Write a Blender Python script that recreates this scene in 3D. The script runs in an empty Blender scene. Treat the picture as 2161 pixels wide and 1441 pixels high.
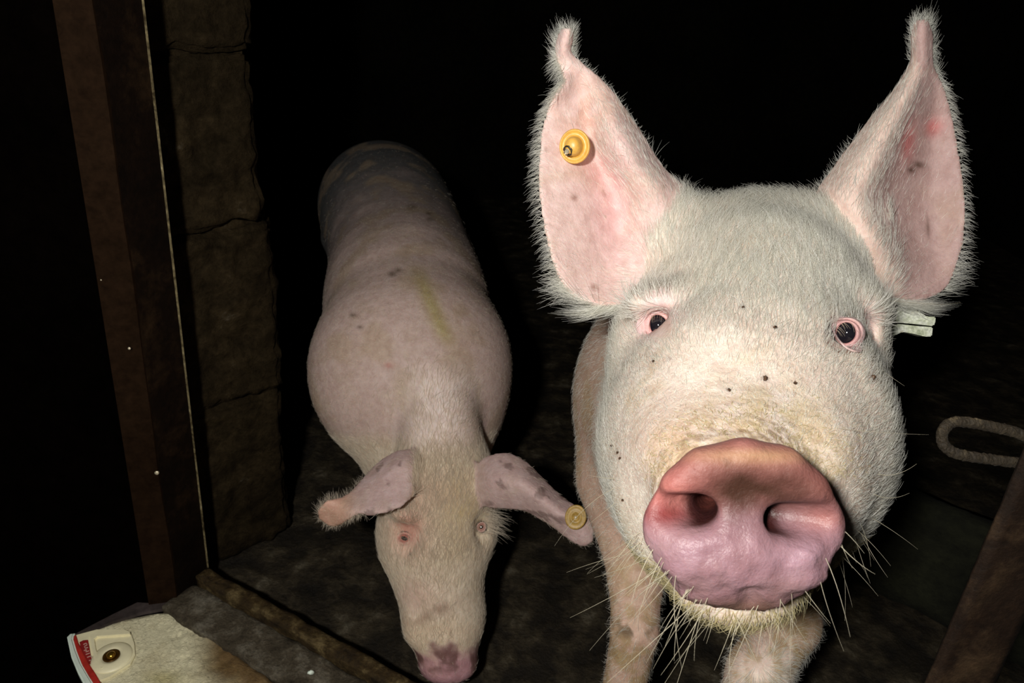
import bpy, math, random
import numpy as np
from mathutils import Matrix, Vector, noise
from mathutils.kdtree import KDTree
from mathutils.bvhtree import BVHTree

random.seed(4)
RNG = np.random.default_rng(7)
scene = bpy.context.scene
COL = scene.collection
R = math.radians

# ------------------------------------------------------------------ camera
FPX, CX, CY, CAMZ = 1560.0, 1080.5, 720.5, 1.10
PITCH, ROLL = R(25.4), R(3.6)
F0 = np.array([0, math.cos(PITCH), -math.sin(PITCH)])
R0 = np.array([1.0, 0, 0])
U0 = np.array([0, math.sin(PITCH), math.cos(PITCH)])
RV = math.cos(ROLL) * R0 + math.sin(ROLL) * U0
UV = math.cos(ROLL) * U0 - math.sin(ROLL) * R0
FV = F0
C0 = np.array([0, 0, CAMZ])
BAS = np.stack([RV, UV, FV])                 # rows: right, up, forward


def c2w(p):
    return np.asarray(p, dtype=float) @ BAS + C0


def w2c(p):
    return (np.asarray(p, dtype=float) - C0) @ BAS.T


def pc(px, py, d):
    """a direction measured in the photograph, at a given distance, in head-on measuring axes"""
    return np.array([(px - CX) / FPX * d, (CY - py) / FPX * d, d])


def P(px, py, d):
    return c2w(pc(px, py, d))


def on_z(px, py, z):
    """where the sight line meets the level z"""
    v = pc(px, py, 1.0) @ BAS
    return C0 + v * ((z - CAMZ) / v[2])


cam_d = bpy.data.cameras.new('camera')
cam = bpy.data.objects.new('camera', cam_d)
COL.objects.link(cam)
cam.matrix_world = Matrix(((RV[0], UV[0], -FV[0], C0[0]), (RV[1], UV[1], -FV[1], C0[1]),
                           (RV[2], UV[2], -FV[2], C0[2]), (0, 0, 0, 1)))
cam_d.sensor_width = 36.0
cam_d.lens = FPX / 2161.0 * 36.0
cam_d.clip_start = 0.02
cam_d.dof.use_dof = True
cam_d.dof.focus_distance = 0.66
cam_d.dof.aperture_fstop = 18.0
scene.camera = cam

# ------------------------------------------------------------------ light
world = bpy.data.worlds.new('night')
scene.world = world
world.use_nodes = True
world.node_tree.nodes['Background'].inputs[0].default_value = (0.5, 0.6, 0.7, 1)
world.node_tree.nodes['Background'].inputs[1].default_value = 0.0006

LAMP = Vector((-0.21, -0.22, 1.30))


def add_spot(name, loc, target, power, size, blend, radius, color):
    d = bpy.data.lights.new(name, 'SPOT')
    d.energy = power
    d.spot_size = R(size)
    d.spot_blend = blend
    d.shadow_soft_size = radius
    d.color = color
    o = bpy.data.objects.new(name, d)
    COL.objects.link(o)
    o.location = loc
    o.rotation_euler = (Vector(target) - Vector(loc)).to_track_quat('-Z', 'Y').to_euler()
    return o


add_spot('hand_lamp', LAMP, (0.10, 0.80, 0.55), 59.0, 125, 0.6, 0.035, (1.0, 0.97, 0.90))

scene.view_settings.view_transform = 'Standard'
scene.view_settings.look = 'None'
scene.view_settings.gamma = 1.0
scene.view_settings.use_curve_mapping = False
scene.view_settings.exposure = 0.0

# ------------------------------------------------------------------ helpers


def tag(o, label=None, cat=None, group=None, kind=None):
    if label: o['label'] = label
    if cat: o['category'] = cat
    if group: o['group'] = group
    if kind: o['kind'] = kind
    return o


def empty(name, loc=(0, 0, 0)):
    o = bpy.data.objects.new(name, None)
    COL.objects.link(o)
    o.location = Vector(loc)
    return o


def mesh_obj(name, verts, faces, mat=None, parent=None, smooth=True, cols=None):
    """verts in world metres; a parented part is stored relative to its parent"""
    v = np.asarray(verts, dtype=np.float32)
    if parent is not None:
        off = np.array(parent.location)
        if parent.parent is not None:
            off = off + np.array(parent.parent.location)
        v = v - off.astype(np.float32)
    me = bpy.data.meshes.new(name)
    if isinstance(faces, np.ndarray):
        me.vertices.add(len(v))
        me.vertices.foreach_set('co', v.ravel())
        n, k = faces.shape
        me.loops.add(n * k)
        me.loops.foreach_set('vertex_index', faces.astype(np.int32).ravel())
        me.polygons.add(n)
        me.polygons.foreach_set('loop_start', np.arange(0, n * k, k, dtype=np.int32))
        me.update(calc_edges=True)
        me.validate()
    else:
        me.from_pydata([tuple(map(float, p)) for p in v], [], faces)
        me.update()
    if smooth:
        me.polygons.foreach_set('use_smooth', np.ones(len(me.polygons), dtype=bool))
    if mat: me.materials.append(mat)
    if cols is not None:
        a = me.color_attributes.new('col', 'FLOAT_COLOR', 'POINT')
        c4 = np.ones((len(v), 4), dtype=np.float32)
        c4[:, :3] = cols
        a.data.foreach_set('color', c4.ravel())
    o = bpy.data.objects.new(name, me)
    COL.objects.link(o)
    if parent is not None: o.parent = parent
    return o


def hair_obj(name, pts, radii, mat, parent=None):
    """pts: (n, k, 3) world; radii: (n, k)"""
    n, k, _ = pts.shape
    off = np.zeros(3)
    if parent is not None: off = np.array(parent.location)
    hc = bpy.data.hair_curves.new(name)
    hc.add_curves([k] * n)
    hc.attributes['position'].data.foreach_set('vector', (pts - off).astype(np.float32).ravel())
    ra = hc.attributes.get('radius') or hc.attributes.new('radius', 'FLOAT', 'POINT')
    ra.data.foreach_set('value', radii.astype(np.float32).ravel())
    hc.materials.append(mat)
    o = bpy.data.objects.new(name, hc)
    COL.objects.link(o)
    if parent is not None: o.parent = parent
    return o


def lathe(prof, centre, axis, n=40, sq=1.0, xdir=None):
    """prof: list of (radius, height along axis)"""
    axis = np.array(axis, float); axis /= np.linalg.norm(axis)
    a = np.array(xdir if xdir is not None else (0, 0, 1.0), float)
    a = a - axis * (a @ axis); a /= np.linalg.norm(a)
    b = np.cross(axis, a)
    V, Fc = [], []
    for r, h in prof:
        for i in range(n):
            t = 2 * math.pi * i / n
            V.append(np.array(centre) + axis * h + a * r * math.cos(t) + b * r * sq * math.sin(t))
    for j in range(len(prof) - 1):
        for i in range(n):
            i2 = (i + 1) % n
            Fc.append((j * n + i, j * n + i2, (j + 1) * n + i2, (j + 1) * n + i))
    Fc.append(tuple(range(n))[::-1])
    Fc.append(tuple((len(prof) - 1) * n + i for i in range(n)))
    return np.array(V), Fc


def box_verts(corners8):
    f = [(0, 1, 2, 3), (7, 6, 5, 4), (0, 4, 5, 1), (1, 5, 6, 2), (2, 6, 7, 3), (3, 7, 4, 0)]
    return np.array(corners8, float), f


# ------------------------------------------------------------------ materials
def new_mat(name):
    m = bpy.data.materials.new(name)
    m.use_nodes = True
    nt = m.node_tree
    return m, nt, nt.nodes['Principled BSDF']


def nd(nt, t, **kw):
    n = nt.nodes.new(t)
    for k, v in kw.items():
        setattr(n, k, v)
    return n


def noise_node(nt, vec, scale, detail=6, rough=0.6, dist=0.0):
    n = nd(nt, 'ShaderNodeTexNoise')
    n.inputs['Scale'].default_value = scale
    n.inputs['Detail'].default_value = detail
    n.inputs['Roughness'].default_value = rough
    n.inputs['Distortion'].default_value = dist
    nt.links.new(vec, n.inputs['Vector'])
    return n


def ramp(nt, fac, stops):
    r = nd(nt, 'ShaderNodeValToRGB')
    els = r.color_ramp.elements
    while len(els) > 1: els.remove(els[-1])
    for i, (p, c) in enumerate(stops):
        e = els[0] if i == 0 else els.new(p)
        e.position = p
        e.color = (c[0], c[1], c[2], 1) if hasattr(c, '__len__') else (c, c, c, 1)
    nt.links.new(fac, r.inputs[0])
    return r


def mix(nt, fac, a, b, mode='MIX'):
    m = nd(nt, 'ShaderNodeMix', data_type='RGBA', blend_type=mode)
    for sock, v in ((m.inputs['Factor'], fac), (m.inputs['A'], a), (m.inputs['B'], b)):
        pass
    fs, as_, bs = m.inputs[0], m.inputs[6], m.inputs[7]
    for s, v in ((fs, fac), (as_, a), (bs, b)):
        if isinstance(v, (int, float)): s.default_value = v
        elif isinstance(v, tuple): s.default_value = (*v, 1)
        else: nt.links.new(v, s)
    return m.outputs[2]


def skin_mat(name, dirt=(0.30, 0.20, 0.10), dirt_amt=0.35, speck=0.5, sss=0.004, rough=0.55, wet_attr=True, bump=0.5, dirt_col2=(0.55, 0.43, 0.22)):
    m, nt, b = new_mat(name)
    tc = nd(nt, 'ShaderNodeTexCoord')
    v = tc.outputs['Object']
    at = nd(nt, 'ShaderNodeAttribute', attribute_name='col')
    n1 = noise_node(nt, v, 18, 7, 0.65, 0.4)
    n2 = noise_node(nt, v, 70, 6, 0.7)
    n3 = noise_node(nt, v, 300, 4, 0.6)
    d1 = ramp(nt, n1.outputs['Fac'], [(0.52, 0.0), (0.70, 1.0)])
    mm = nd(nt, 'ShaderNodeMath', operation='MULTIPLY'); nt.links.new(d1.outputs[0], mm.inputs[0]); mm.inputs[1].default_value = dirt_amt
    bw = nd(nt, 'ShaderNodeRGBToBW'); nt.links.new(at.outputs['Color'], bw.inputs[0])
    mk = nd(nt, 'ShaderNodeMath', operation='MULTIPLY', use_clamp=True); nt.links.new(bw.outputs[0], mk.inputs[0]); nt.links.new(mm.outputs[0], mk.inputs[1])
    mm = nd(nt, 'ShaderNodeMath', operation='MULTIPLY', use_clamp=True); nt.links.new(mk.outputs[0], mm.inputs[0]); mm.inputs[1].default_value = 1.6
    c = mix(nt, mm.outputs[0], at.outputs['Color'], dirt_col2)
    # mottling
    r2 = ramp(nt, n2.outputs['Fac'], [(0.35, (0.86, 0.80, 0.78)), (0.65, (1.08, 1.08, 1.08))])
    c = mix(nt, 1.0, c, r2.outputs[0], 'MULTIPLY')
    # dark specks of dried mud
    vo = nd(nt, 'ShaderNodeTexVoronoi'); vo.inputs['Scale'].default_value = 42
    nt.links.new(v, vo.inputs['Vector'])
    n4 = noise_node(nt, v, 33, 3, 0.5)
    s1 = ramp(nt, vo.outputs['Distance'], [(0.07, 1.0), (0.12, 0.0)])
    s2 = ramp(nt, n4.outputs['Fac'], [(0.58, 0.0), (0.63, 1.0)])
    m2 = nd(nt, 'ShaderNodeMath', operation='MULTIPLY'); nt.links.new(s1.outputs[0], m2.inputs[0]); nt.links.new(s2.outputs[0], m2.inputs[1])
    m3 = nd(nt, 'ShaderNodeMath', operation='MULTIPLY'); nt.links.new(m2.outputs[0], m3.inputs[0]); m3.inputs[1].default_value = speck
    c = mix(nt, m3.outputs[0], c, dirt)
    nt.links.new(c, b.inputs['Base Color'])
    b.inputs['Roughness'].default_value = rough
    b.inputs['Specular IOR Level'].default_value = 0.35
    b.inputs['Subsurface Weight'].default_value = 0.25
    b.inputs['Subsurface Radius'].default_value = (1.0, 0.35, 0.22)
    b.inputs['Subsurface Scale'].default_value = sss
    if wet_attr:
        w = nd(nt, 'ShaderNodeAttribute', attribute_name='wet')
        mr = nd(nt, 'ShaderNodeMapRange'); nt.links.new(w.outputs['Fac'], mr.inputs[0])
        mr.inputs[3].default_value = rough; mr.inputs[4].default_value = 0.27
        nt.links.new(mr.outputs[0], b.inputs['Roughness'])
    vo2 = nd(nt, 'ShaderNodeTexVoronoi'); vo2.inputs['Scale'].default_value = 420
    nt.links.new(v, vo2.inputs['Vector'])
    bp = nd(nt, 'ShaderNodeBump'); bp.inputs['Strength'].default_value = bump; bp.inputs['Distance'].default_value = 0.0012
    nt.links.new(n3.outputs['Fac'], bp.inputs['Height'])
    bp2 = nd(nt, 'ShaderNodeBump'); bp2.inputs['Strength'].default_value = bump * 0.8; bp2.inputs['Distance'].default_value = 0.004
    nt.links.new(n2.outputs['Fac'], bp2.inputs['Height']); nt.links.new(bp.outputs[0], bp2.inputs['Normal'])
    nt.links.new(bp2.outputs[0], b.inputs['Normal'])
    return m


def plain_mat(name, color, rough=0.5, metal=0.0, spec=0.5, noise_scale=60, var=0.15, bump=0.0, bdist=0.001, sss=0.0):
    m, nt, b = new_mat(name)
    tc = nd(nt, 'ShaderNodeTexCoord')
    n = noise_node(nt, tc.outputs['Object'], noise_scale, 6, 0.65)
    lo = tuple(c * (1 - var) for c in color); hi = tuple(min(1, c * (1 + var)) for c in color)
    r = ramp(nt, n.outputs['Fac'], [(0.3, lo), (0.7, hi)])
    nt.links.new(r.outputs[0], b.inputs['Base Color'])
    b.inputs['Roughness'].default_value = rough
    b.inputs['Metallic'].default_value = metal
    b.inputs['Specular IOR Level'].default_value = spec
    if sss:
        b.inputs['Subsurface Weight'].default_value = 0.3
        b.inputs['Subsurface Scale'].default_value = sss
    if bump:
        bp = nd(nt, 'ShaderNodeBump'); bp.inputs['Strength'].default_value = bump; bp.inputs['Distance'].default_value = bdist
        nt.links.new(n.outputs['Fac'], bp.inputs['Height']); nt.links.new(bp.outputs[0], b.inputs['Normal'])
    return m


def rough_mat(name, stops, scale=8, scale2=60, rough=0.85, bump=0.8, bdist=0.006, spots=None, spec=0.3, dist=0.12):
    """mottled stone, rust or dirt"""
    m, nt, b = new_mat(name)
    tc = nd(nt, 'ShaderNodeTexCoord')
    v = tc.outputs['Object']
    n = noise_node(nt, v, scale, 9, 0.68, dist)
    n2 = noise_node(nt, v, scale2, 8, 0.7, 0.2)
    r = ramp(nt, n.outputs['Fac'], stops)
    r2 = ramp(nt, n2.outputs['Fac'], [(0.3, 0.55), (0.7, 1.35)])
    c = mix(nt, 1.0, r.outputs[0], r2.outputs[0], 'MULTIPLY')
    if spots:
        vo = nd(nt, 'ShaderNodeTexVoronoi'); vo.inputs['Scale'].default_value = spots[0]
        nt.links.new(v, vo.inputs['Vector'])
        s = ramp(nt, vo.outputs['Distance'], [(spots[1], 1.0), (spots[1] * 1.7, 0.0)])
        c = mix(nt, s.outputs[0], c, spots[2])
    nt.links.new(c, b.inputs['Base Color'])
    b.inputs['Roughness'].default_value = rough
    b.inputs['Specular IOR Level'].default_value = spec
    bp = nd(nt, 'ShaderNodeBump'); bp.inputs['Strength'].default_value = bump; bp.inputs['Distance'].default_value = bdist
    nt.links.new(n2.outputs['Fac'], bp.inputs['Height'])
    bp2 = nd(nt, 'ShaderNodeBump'); bp2.inputs['Strength'].default_value = bump; bp2.inputs['Distance'].default_value = bdist * 3
    nt.links.new(n.outputs['Fac'], bp2.inputs['Height']); nt.links.new(bp.outputs[0], bp2.inputs['Normal'])
    nt.links.new(bp2.outputs[0], b.inputs['Normal'])
    return m


def hair_mat(name, color, rough=0.45, trans=0.0):
    m, nt, b = new_mat(name)
    hi = nd(nt, 'ShaderNodeHairInfo')
    lo = tuple(c * 0.72 for c in color)
    r = ramp(nt, hi.outputs['Random'], [(0.0, lo), (0.6, color), (1.0, tuple(min(1, c * 1.1) for c in color))])
    nt.links.new(r.outputs[0], b.inputs['Base Color'])
    b.inputs['Roughness'].default_value = rough
    b.inputs['Specular IOR Level'].default_value = 0.3
    tr = nd(nt, 'ShaderNodeBsdfTranslucent'); nt.links.new(r.outputs[0], tr.inputs[0])
    ms = nd(nt, 'ShaderNodeMixShader'); ms.inputs[0].default_value = 0.48
    nt.links.new(b.outputs[0], ms.inputs[1]); nt.links.new(tr.outputs[0], ms.inputs[2])
    nt.links.new(ms.outputs[0], nt.nodes['Material Output'].inputs['Surface'])
    return m

# ------------------------------------------------------------------ solid modelling
def smin(a, b, k):
    h = np.clip(0.5 + 0.5 * (b - a) / k, 0, 1)
    return b * (1 - h) + a * h - k * h * (1 - h)


def smax(a, b, k):
    return -smin(-a, -b, k)


def sd_ell(X, c, r, M=None):
    p = X - np.asarray(c, dtype=np.float32)
    if M is not None: p = p @ np.asarray(M, dtype=np.float32).T
    r = np.asarray(r, dtype=np.float32)
    k0 = np.sqrt(((p / r) ** 2).sum(-1))
    k1 = np.sqrt(((p / (r * r)) ** 2).sum(-1)) + 1e-6
    return k0 * (k0 - 1) / k1


def sd_cone(X, a, b, ra, rb):
    a = np.asarray(a, dtype=np.float32); b = np.asarray(b, dtype=np.float32)
    ab = b - a
    p = X - a
    h = np.clip((p @ ab) / (ab @ ab), 0, 1)
    return np.sqrt(((p - h[..., None] * ab) ** 2).sum(-1)) - (ra + (rb - ra) * h)


def basis(z, xhint=(1, 0, 0)):
    """rows x,y,z with z along the given direction"""
    z = np.array(z, float); z /= np.linalg.norm(z)
    x = np.array(xhint, float); x = x - z * (x @ z); x /= np.linalg.norm(x)
    return np.stack([x, np.cross(z, x), z])


def axis_grid(segs):
    out = []
    for a, b, s in segs:
        n = max(1, int(round((b - a) / s)))
        out += list(np.linspace(a, b, n, endpoint=False))
    out.append(segs[-1][1])
    return np.array(out, dtype=np.float32)


def surface_nets(fn, gx, gy, gz):
    nx, ny, nz = len(gx), len(gy), len(gz)
    V = np.empty((nx, ny, nz), dtype=np.float32)
    Yg, Zg = np.meshgrid(gy, gz, indexing='ij')
    step = 12
    for i in range(0, nx, step):
        xs = gx[i:i + step]
        pts = np.empty((len(xs), ny, nz, 3), dtype=np.float32)
        pts[..., 0] = xs[:, None, None]; pts[..., 1] = Yg[None]; pts[..., 2] = Zg[None]
        V[i:i + step] = fn(pts.reshape(-1, 3)).reshape(len(xs), ny, nz)
    S = V < 0
    cnt = sum(S[i:nx - 1 + i, j:ny - 1 + j, k:nz - 1 + k].astype(np.int8) for i in (0, 1) for j in (0, 1) for k in (0, 1))
    act = (cnt > 0) & (cnt < 8)
    ci, cj, ck = np.nonzero(act)
    idx = -np.ones(act.shape, dtype=np.int32)
    idx[ci, cj, ck] = np.arange(len(ci))
    acc = np.zeros((len(ci), 3)); num = np.zeros(len(ci))
    G = (gx, gy, gz)
    for ax in range(3):
        o = [a for a in range(3) if a != ax]
        for u in (0, 1):
            for w in (0, 1):
                d = [0, 0, 0]; d[o[0]] = u; d[o[1]] = w
                e = list(d); e[ax] = 1
                va = V[ci + d[0], cj + d[1], ck + d[2]]; vb = V[ci + e[0], cj + e[1], ck + e[2]]
                m = (va < 0) != (vb < 0)
                t = np.where(m, va / np.where(m, va - vb, 1), 0)
                base = [G[0][ci + d[0]], G[1][cj + d[1]], G[2][ck + d[2]]]
                end = [G[0][ci + e[0]], G[1][cj + e[1]], G[2][ck + e[2]]]
                for q in range(3):
                    acc[:, q] += np.where(m, base[q] + (end[q] - base[q]) * t, 0)
                num += m
    verts = acc / num[:, None]
    quads = []
    for ax in range(3):
        o = [a for a in range(3) if a != ax]
        sl0 = [slice(None)] * 3; sl1 = [slice(None)] * 3
        sl0[ax] = slice(0, -1); sl1[ax] = slice(1, None)
        for q in o:
            sl0[q] = slice(1, -1); sl1[q] = slice(1, -1)
        a = S[tuple(sl0)]; b = S[tuple(sl1)]
        m = a != b
        I = list(np.nonzero(m))
        flip = a[tuple(I)]
        c = [I[0], I[1], I[2]]
        for q in o: c[q] = c[q] + 1
        def cell(du, dv):
            cc = list(c); cc[o[0]] = cc[o[0]] - du; cc[o[1]] = cc[o[1]] - dv
            return idx[cc[0], cc[1], cc[2]]
        q4 = np.stack([cell(0, 0), cell(1, 0), cell(1, 1), cell(0, 1)], 1)
        if ax == 1: flip = ~flip
        q4[~flip] = q4[~flip][:, ::-1]
        quads.append(q4)
    quads = np.concatenate(quads)
    quads = quads[(quads >= 0).all(1)]
    return verts, quads


def catmull(vals, ts, n):
    """interpolate rows (m, ...) at n uniform samples"""
    m = len(vals)
    out = []
    for s in np.linspace(0, m - 1, n):
        i = min(int(s), m - 2); t = s - i
        p0 = vals[max(i - 1, 0)]; p1 = vals[i]; p2 = vals[i + 1]; p3 = vals[min(i + 2, m - 1)]
        out.append(0.5 * ((2 * p1) + (-p0 + p2) * t + (2 * p0 - 5 * p1 + 4 * p2 - p3) * t * t + (-p0 + 3 * p1 - 3 * p2 + p3) * t ** 3))
    return np.array(out)


def ear_sheet(rows, nu=90, nv=44, thick=0.0055):
    """rows: (m, k, 3) points; returns mid grid, normals and a closed thick sheet"""
    g = catmull(np.array(rows), None, nu)                       # nu,k,3
    g = catmull(np.swapaxes(g, 0, 1), None, nv)                 # nv,nu,3
    g = np.swapaxes(g, 0, 1)                                    # nu,nv,3
    du = np.gradient(g, axis=0); dv = np.gradient(g, axis=1)
    n = np.cross(du, dv); n /= (np.linalg.norm(n, axis=-1, keepdims=True) + 1e-9)
    if (n[..., 2].mean()) > 0: n = -n                           # front face towards the viewer side
    vv = np.linspace(0, 1, nv)[None, :, None]
    th = thick * (0.6 + 0.4 * np.clip(np.minimum(vv, 1 - vv) * 8, 0, 1))
    a = g + n * th * 0.5; b = g - n * th * 0.5
    V = np.concatenate([a.reshape(-1, 3), b.reshape(-1, 3)])
    F = []
    N = nu * nv
    i = np.arange(nu - 1)[:, None] * nv + np.arange(nv - 1)[None]
    i = i.ravel()
    top = np.stack([i, i + 1, i + nv + 1, i + nv], 1)
    bot = top[:, ::-1] + N
    ring = [j for j in range(nv)] + [k * nv + nv - 1 for k in range(1, nu)] + [(nu - 1) * nv + j for j in range(nv - 2, -1, -1)] + [k * nv for k in range(nu - 2, 0, -1)]
    ring = np.array(ring); r2 = np.roll(ring, -1)
    side = np.stack([r2, ring, ring + N, r2 + N], 1)
    return g, n, V, np.concatenate([top, bot, side])


def fuse(parts, voxel, smooth_it):
    """join closed shells (measuring axes) into one continuous skin; returns verts, tris"""
    Vs, Fs, off = [], [], 0
    for v, f in parts:
        Vs.append(v); Fs.append(f + off); off += len(v)
    V = np.concatenate(Vs); Fq = np.concatenate(Fs)
    o = mesh_obj('fuse_tmp', V, Fq)
    bm_ = o.modifiers.new('r', 'REMESH'); bm_.mode = 'VOXEL'; bm_.voxel_size = voxel; bm_.adaptivity = 0
    if smooth_it:
        s = o.modifiers.new('s', 'SMOOTH'); s.factor = 0.5; s.iterations = smooth_it
    dg = bpy.context.evaluated_depsgraph_get()
    e = o.evaluated_get(dg)
    me = bpy.data.meshes.new_from_object(e)
    n = len(me.vertices)
    co = np.empty(n * 3, dtype=np.float32); me.vertices.foreach_get('co', co)
    nr = np.empty(n * 3, dtype=np.float32); me.vertices.foreach_get('normal', nr)
    ls = np.empty(len(me.loops), dtype=np.int32); me.loops.foreach_get('vertex_index', ls)
    tot = np.empty(len(me.polygons), dtype=np.int32); me.polygons.foreach_get('loop_total', tot)
    st = np.empty(len(me.polygons), dtype=np.int32); me.polygons.foreach_get('loop_start', st)
    q = st[tot == 4]; fq = ls[q[:, None] + np.arange(4)]
    bpy.data.objects.remove(o)
    bpy.data.meshes.remove(me)
    return co.reshape(-1, 3).astype(np.float64), fq, nr.reshape(-1, 3).astype(np.float64)


def gauss(p, c, r):
    return np.exp(-(((p - np.asarray(c)) / np.asarray(r)) ** 2).sum(-1))


def sstep(x, a, b):
    t = np.clip((x - a) / (b - a), 0, 1)
    return t * t * (3 - 2 * t)


def blend(c, t, m):
    m = np.clip(m, 0, 1)[:, None]
    return c * (1 - m) + np.asarray(t) * m


def vnoise(p, s, oct=3):
    """cheap smooth value noise per point"""
    out = np.empty(len(p))
    q = p * s
    for i in range(len(p)):
        out[i] = noise.fractal(Vector(q[i]), 1.0, 2.0, oct)
    return out


def grow(verts, normals, quads, n, density, length, flow, lift, radius, k=5, curl=0.25, jit=0.25, frizz=0.0):
    """hairs rooted on the skin. density, length, lift: per-vertex; flow: per-vertex direction"""
    a = verts[quads[:, 0]]; b = verts[quads[:, 1]]; c = verts[quads[:, 2]]; d = verts[quads[:, 3]]
    ar = 0.5 * np.linalg.norm(np.cross(c - a, d - b), axis=1)
    w = ar * density[quads].mean(1)
    w = np.maximum(w, 0); cs = np.cumsum(w); cs /= cs[-1]
    f = np.searchsorted(cs, RNG.random(n))
    s, t = RNG.random(n), RNG.random(n)
    W = np.stack([(1 - s) * (1 - t), s * (1 - t), s * t, (1 - s) * t], 1)
    q = quads[f]
    def lerp(arr):
        arr = np.asarray(arr)
        v = arr[q]
        return (v * (W[..., None] if v.ndim == 3 else W)).sum(1)
    p = lerp(verts); nr = lerp(normals); nr /= np.linalg.norm(nr, axis=1, keepdims=True)
    fl = lerp(flow); L = lerp(length) * RNG.uniform(0.55, 1.25, n); lf = lerp(lift)
    fl = fl - nr * (fl * nr).sum(1, keepdims=True)
    fl /= (np.linalg.norm(fl, axis=1, keepdims=True) + 1e-6)
    fl = fl + RNG.normal(0, jit, (n, 3))
    fl = fl - nr * (fl * nr).sum(1, keepdims=True)
    fl /= (np.linalg.norm(fl, axis=1, keepdims=True) + 1e-6)
    lf = np.clip(lf + RNG.normal(0, 0.08, n), 0.03, 1.4)
    ts = np.linspace(0, 1, k)
    pts = np.empty((n, k, 3))
    side = np.cross(nr, fl) * RNG.normal(0, curl, (n, 1))
    for i, tt in enumerate(ts):
        dirv = fl * np.cos(lf)[:, None] + nr * np.sin(lf)[:, None]
        pts[:, i] = p - nr * 0.0006 + dirv * (L * tt)[:, None] + (side - nr * np.sin(lf)[:, None] * 0.45) * (L * tt * tt)[:, None]
        if frizz and i: pts[:, i] += RNG.normal(0, frizz, (n, 3)) * L[:, None]
    rad = radius * RNG.uniform(0.6, 1.2, (n, 1)) * (1 - 0.85 * ts ** 2)[None]
    return pts, rad

VOX = 0.0028
# ------------------------------------------------------------------ pig in the doorway
E3 = lambda *a: np.array(a, dtype=float)
EYES = (pc(1390, 688, 0.680), pc(1788, 702, 0.700))


def sweep(X, pts, rads, n=14):
    P_ = catmull(np.array(pts), None, n); R_ = catmull(np.array(rads)[:, None], None, n)[:, 0]
    d = None
    for i in range(n - 1):
        q = sd_cone(X, P_[i], P_[i + 1], R_[i], R_[i + 1])
        d = q if d is None else np.minimum(d, q)
    return d


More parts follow.
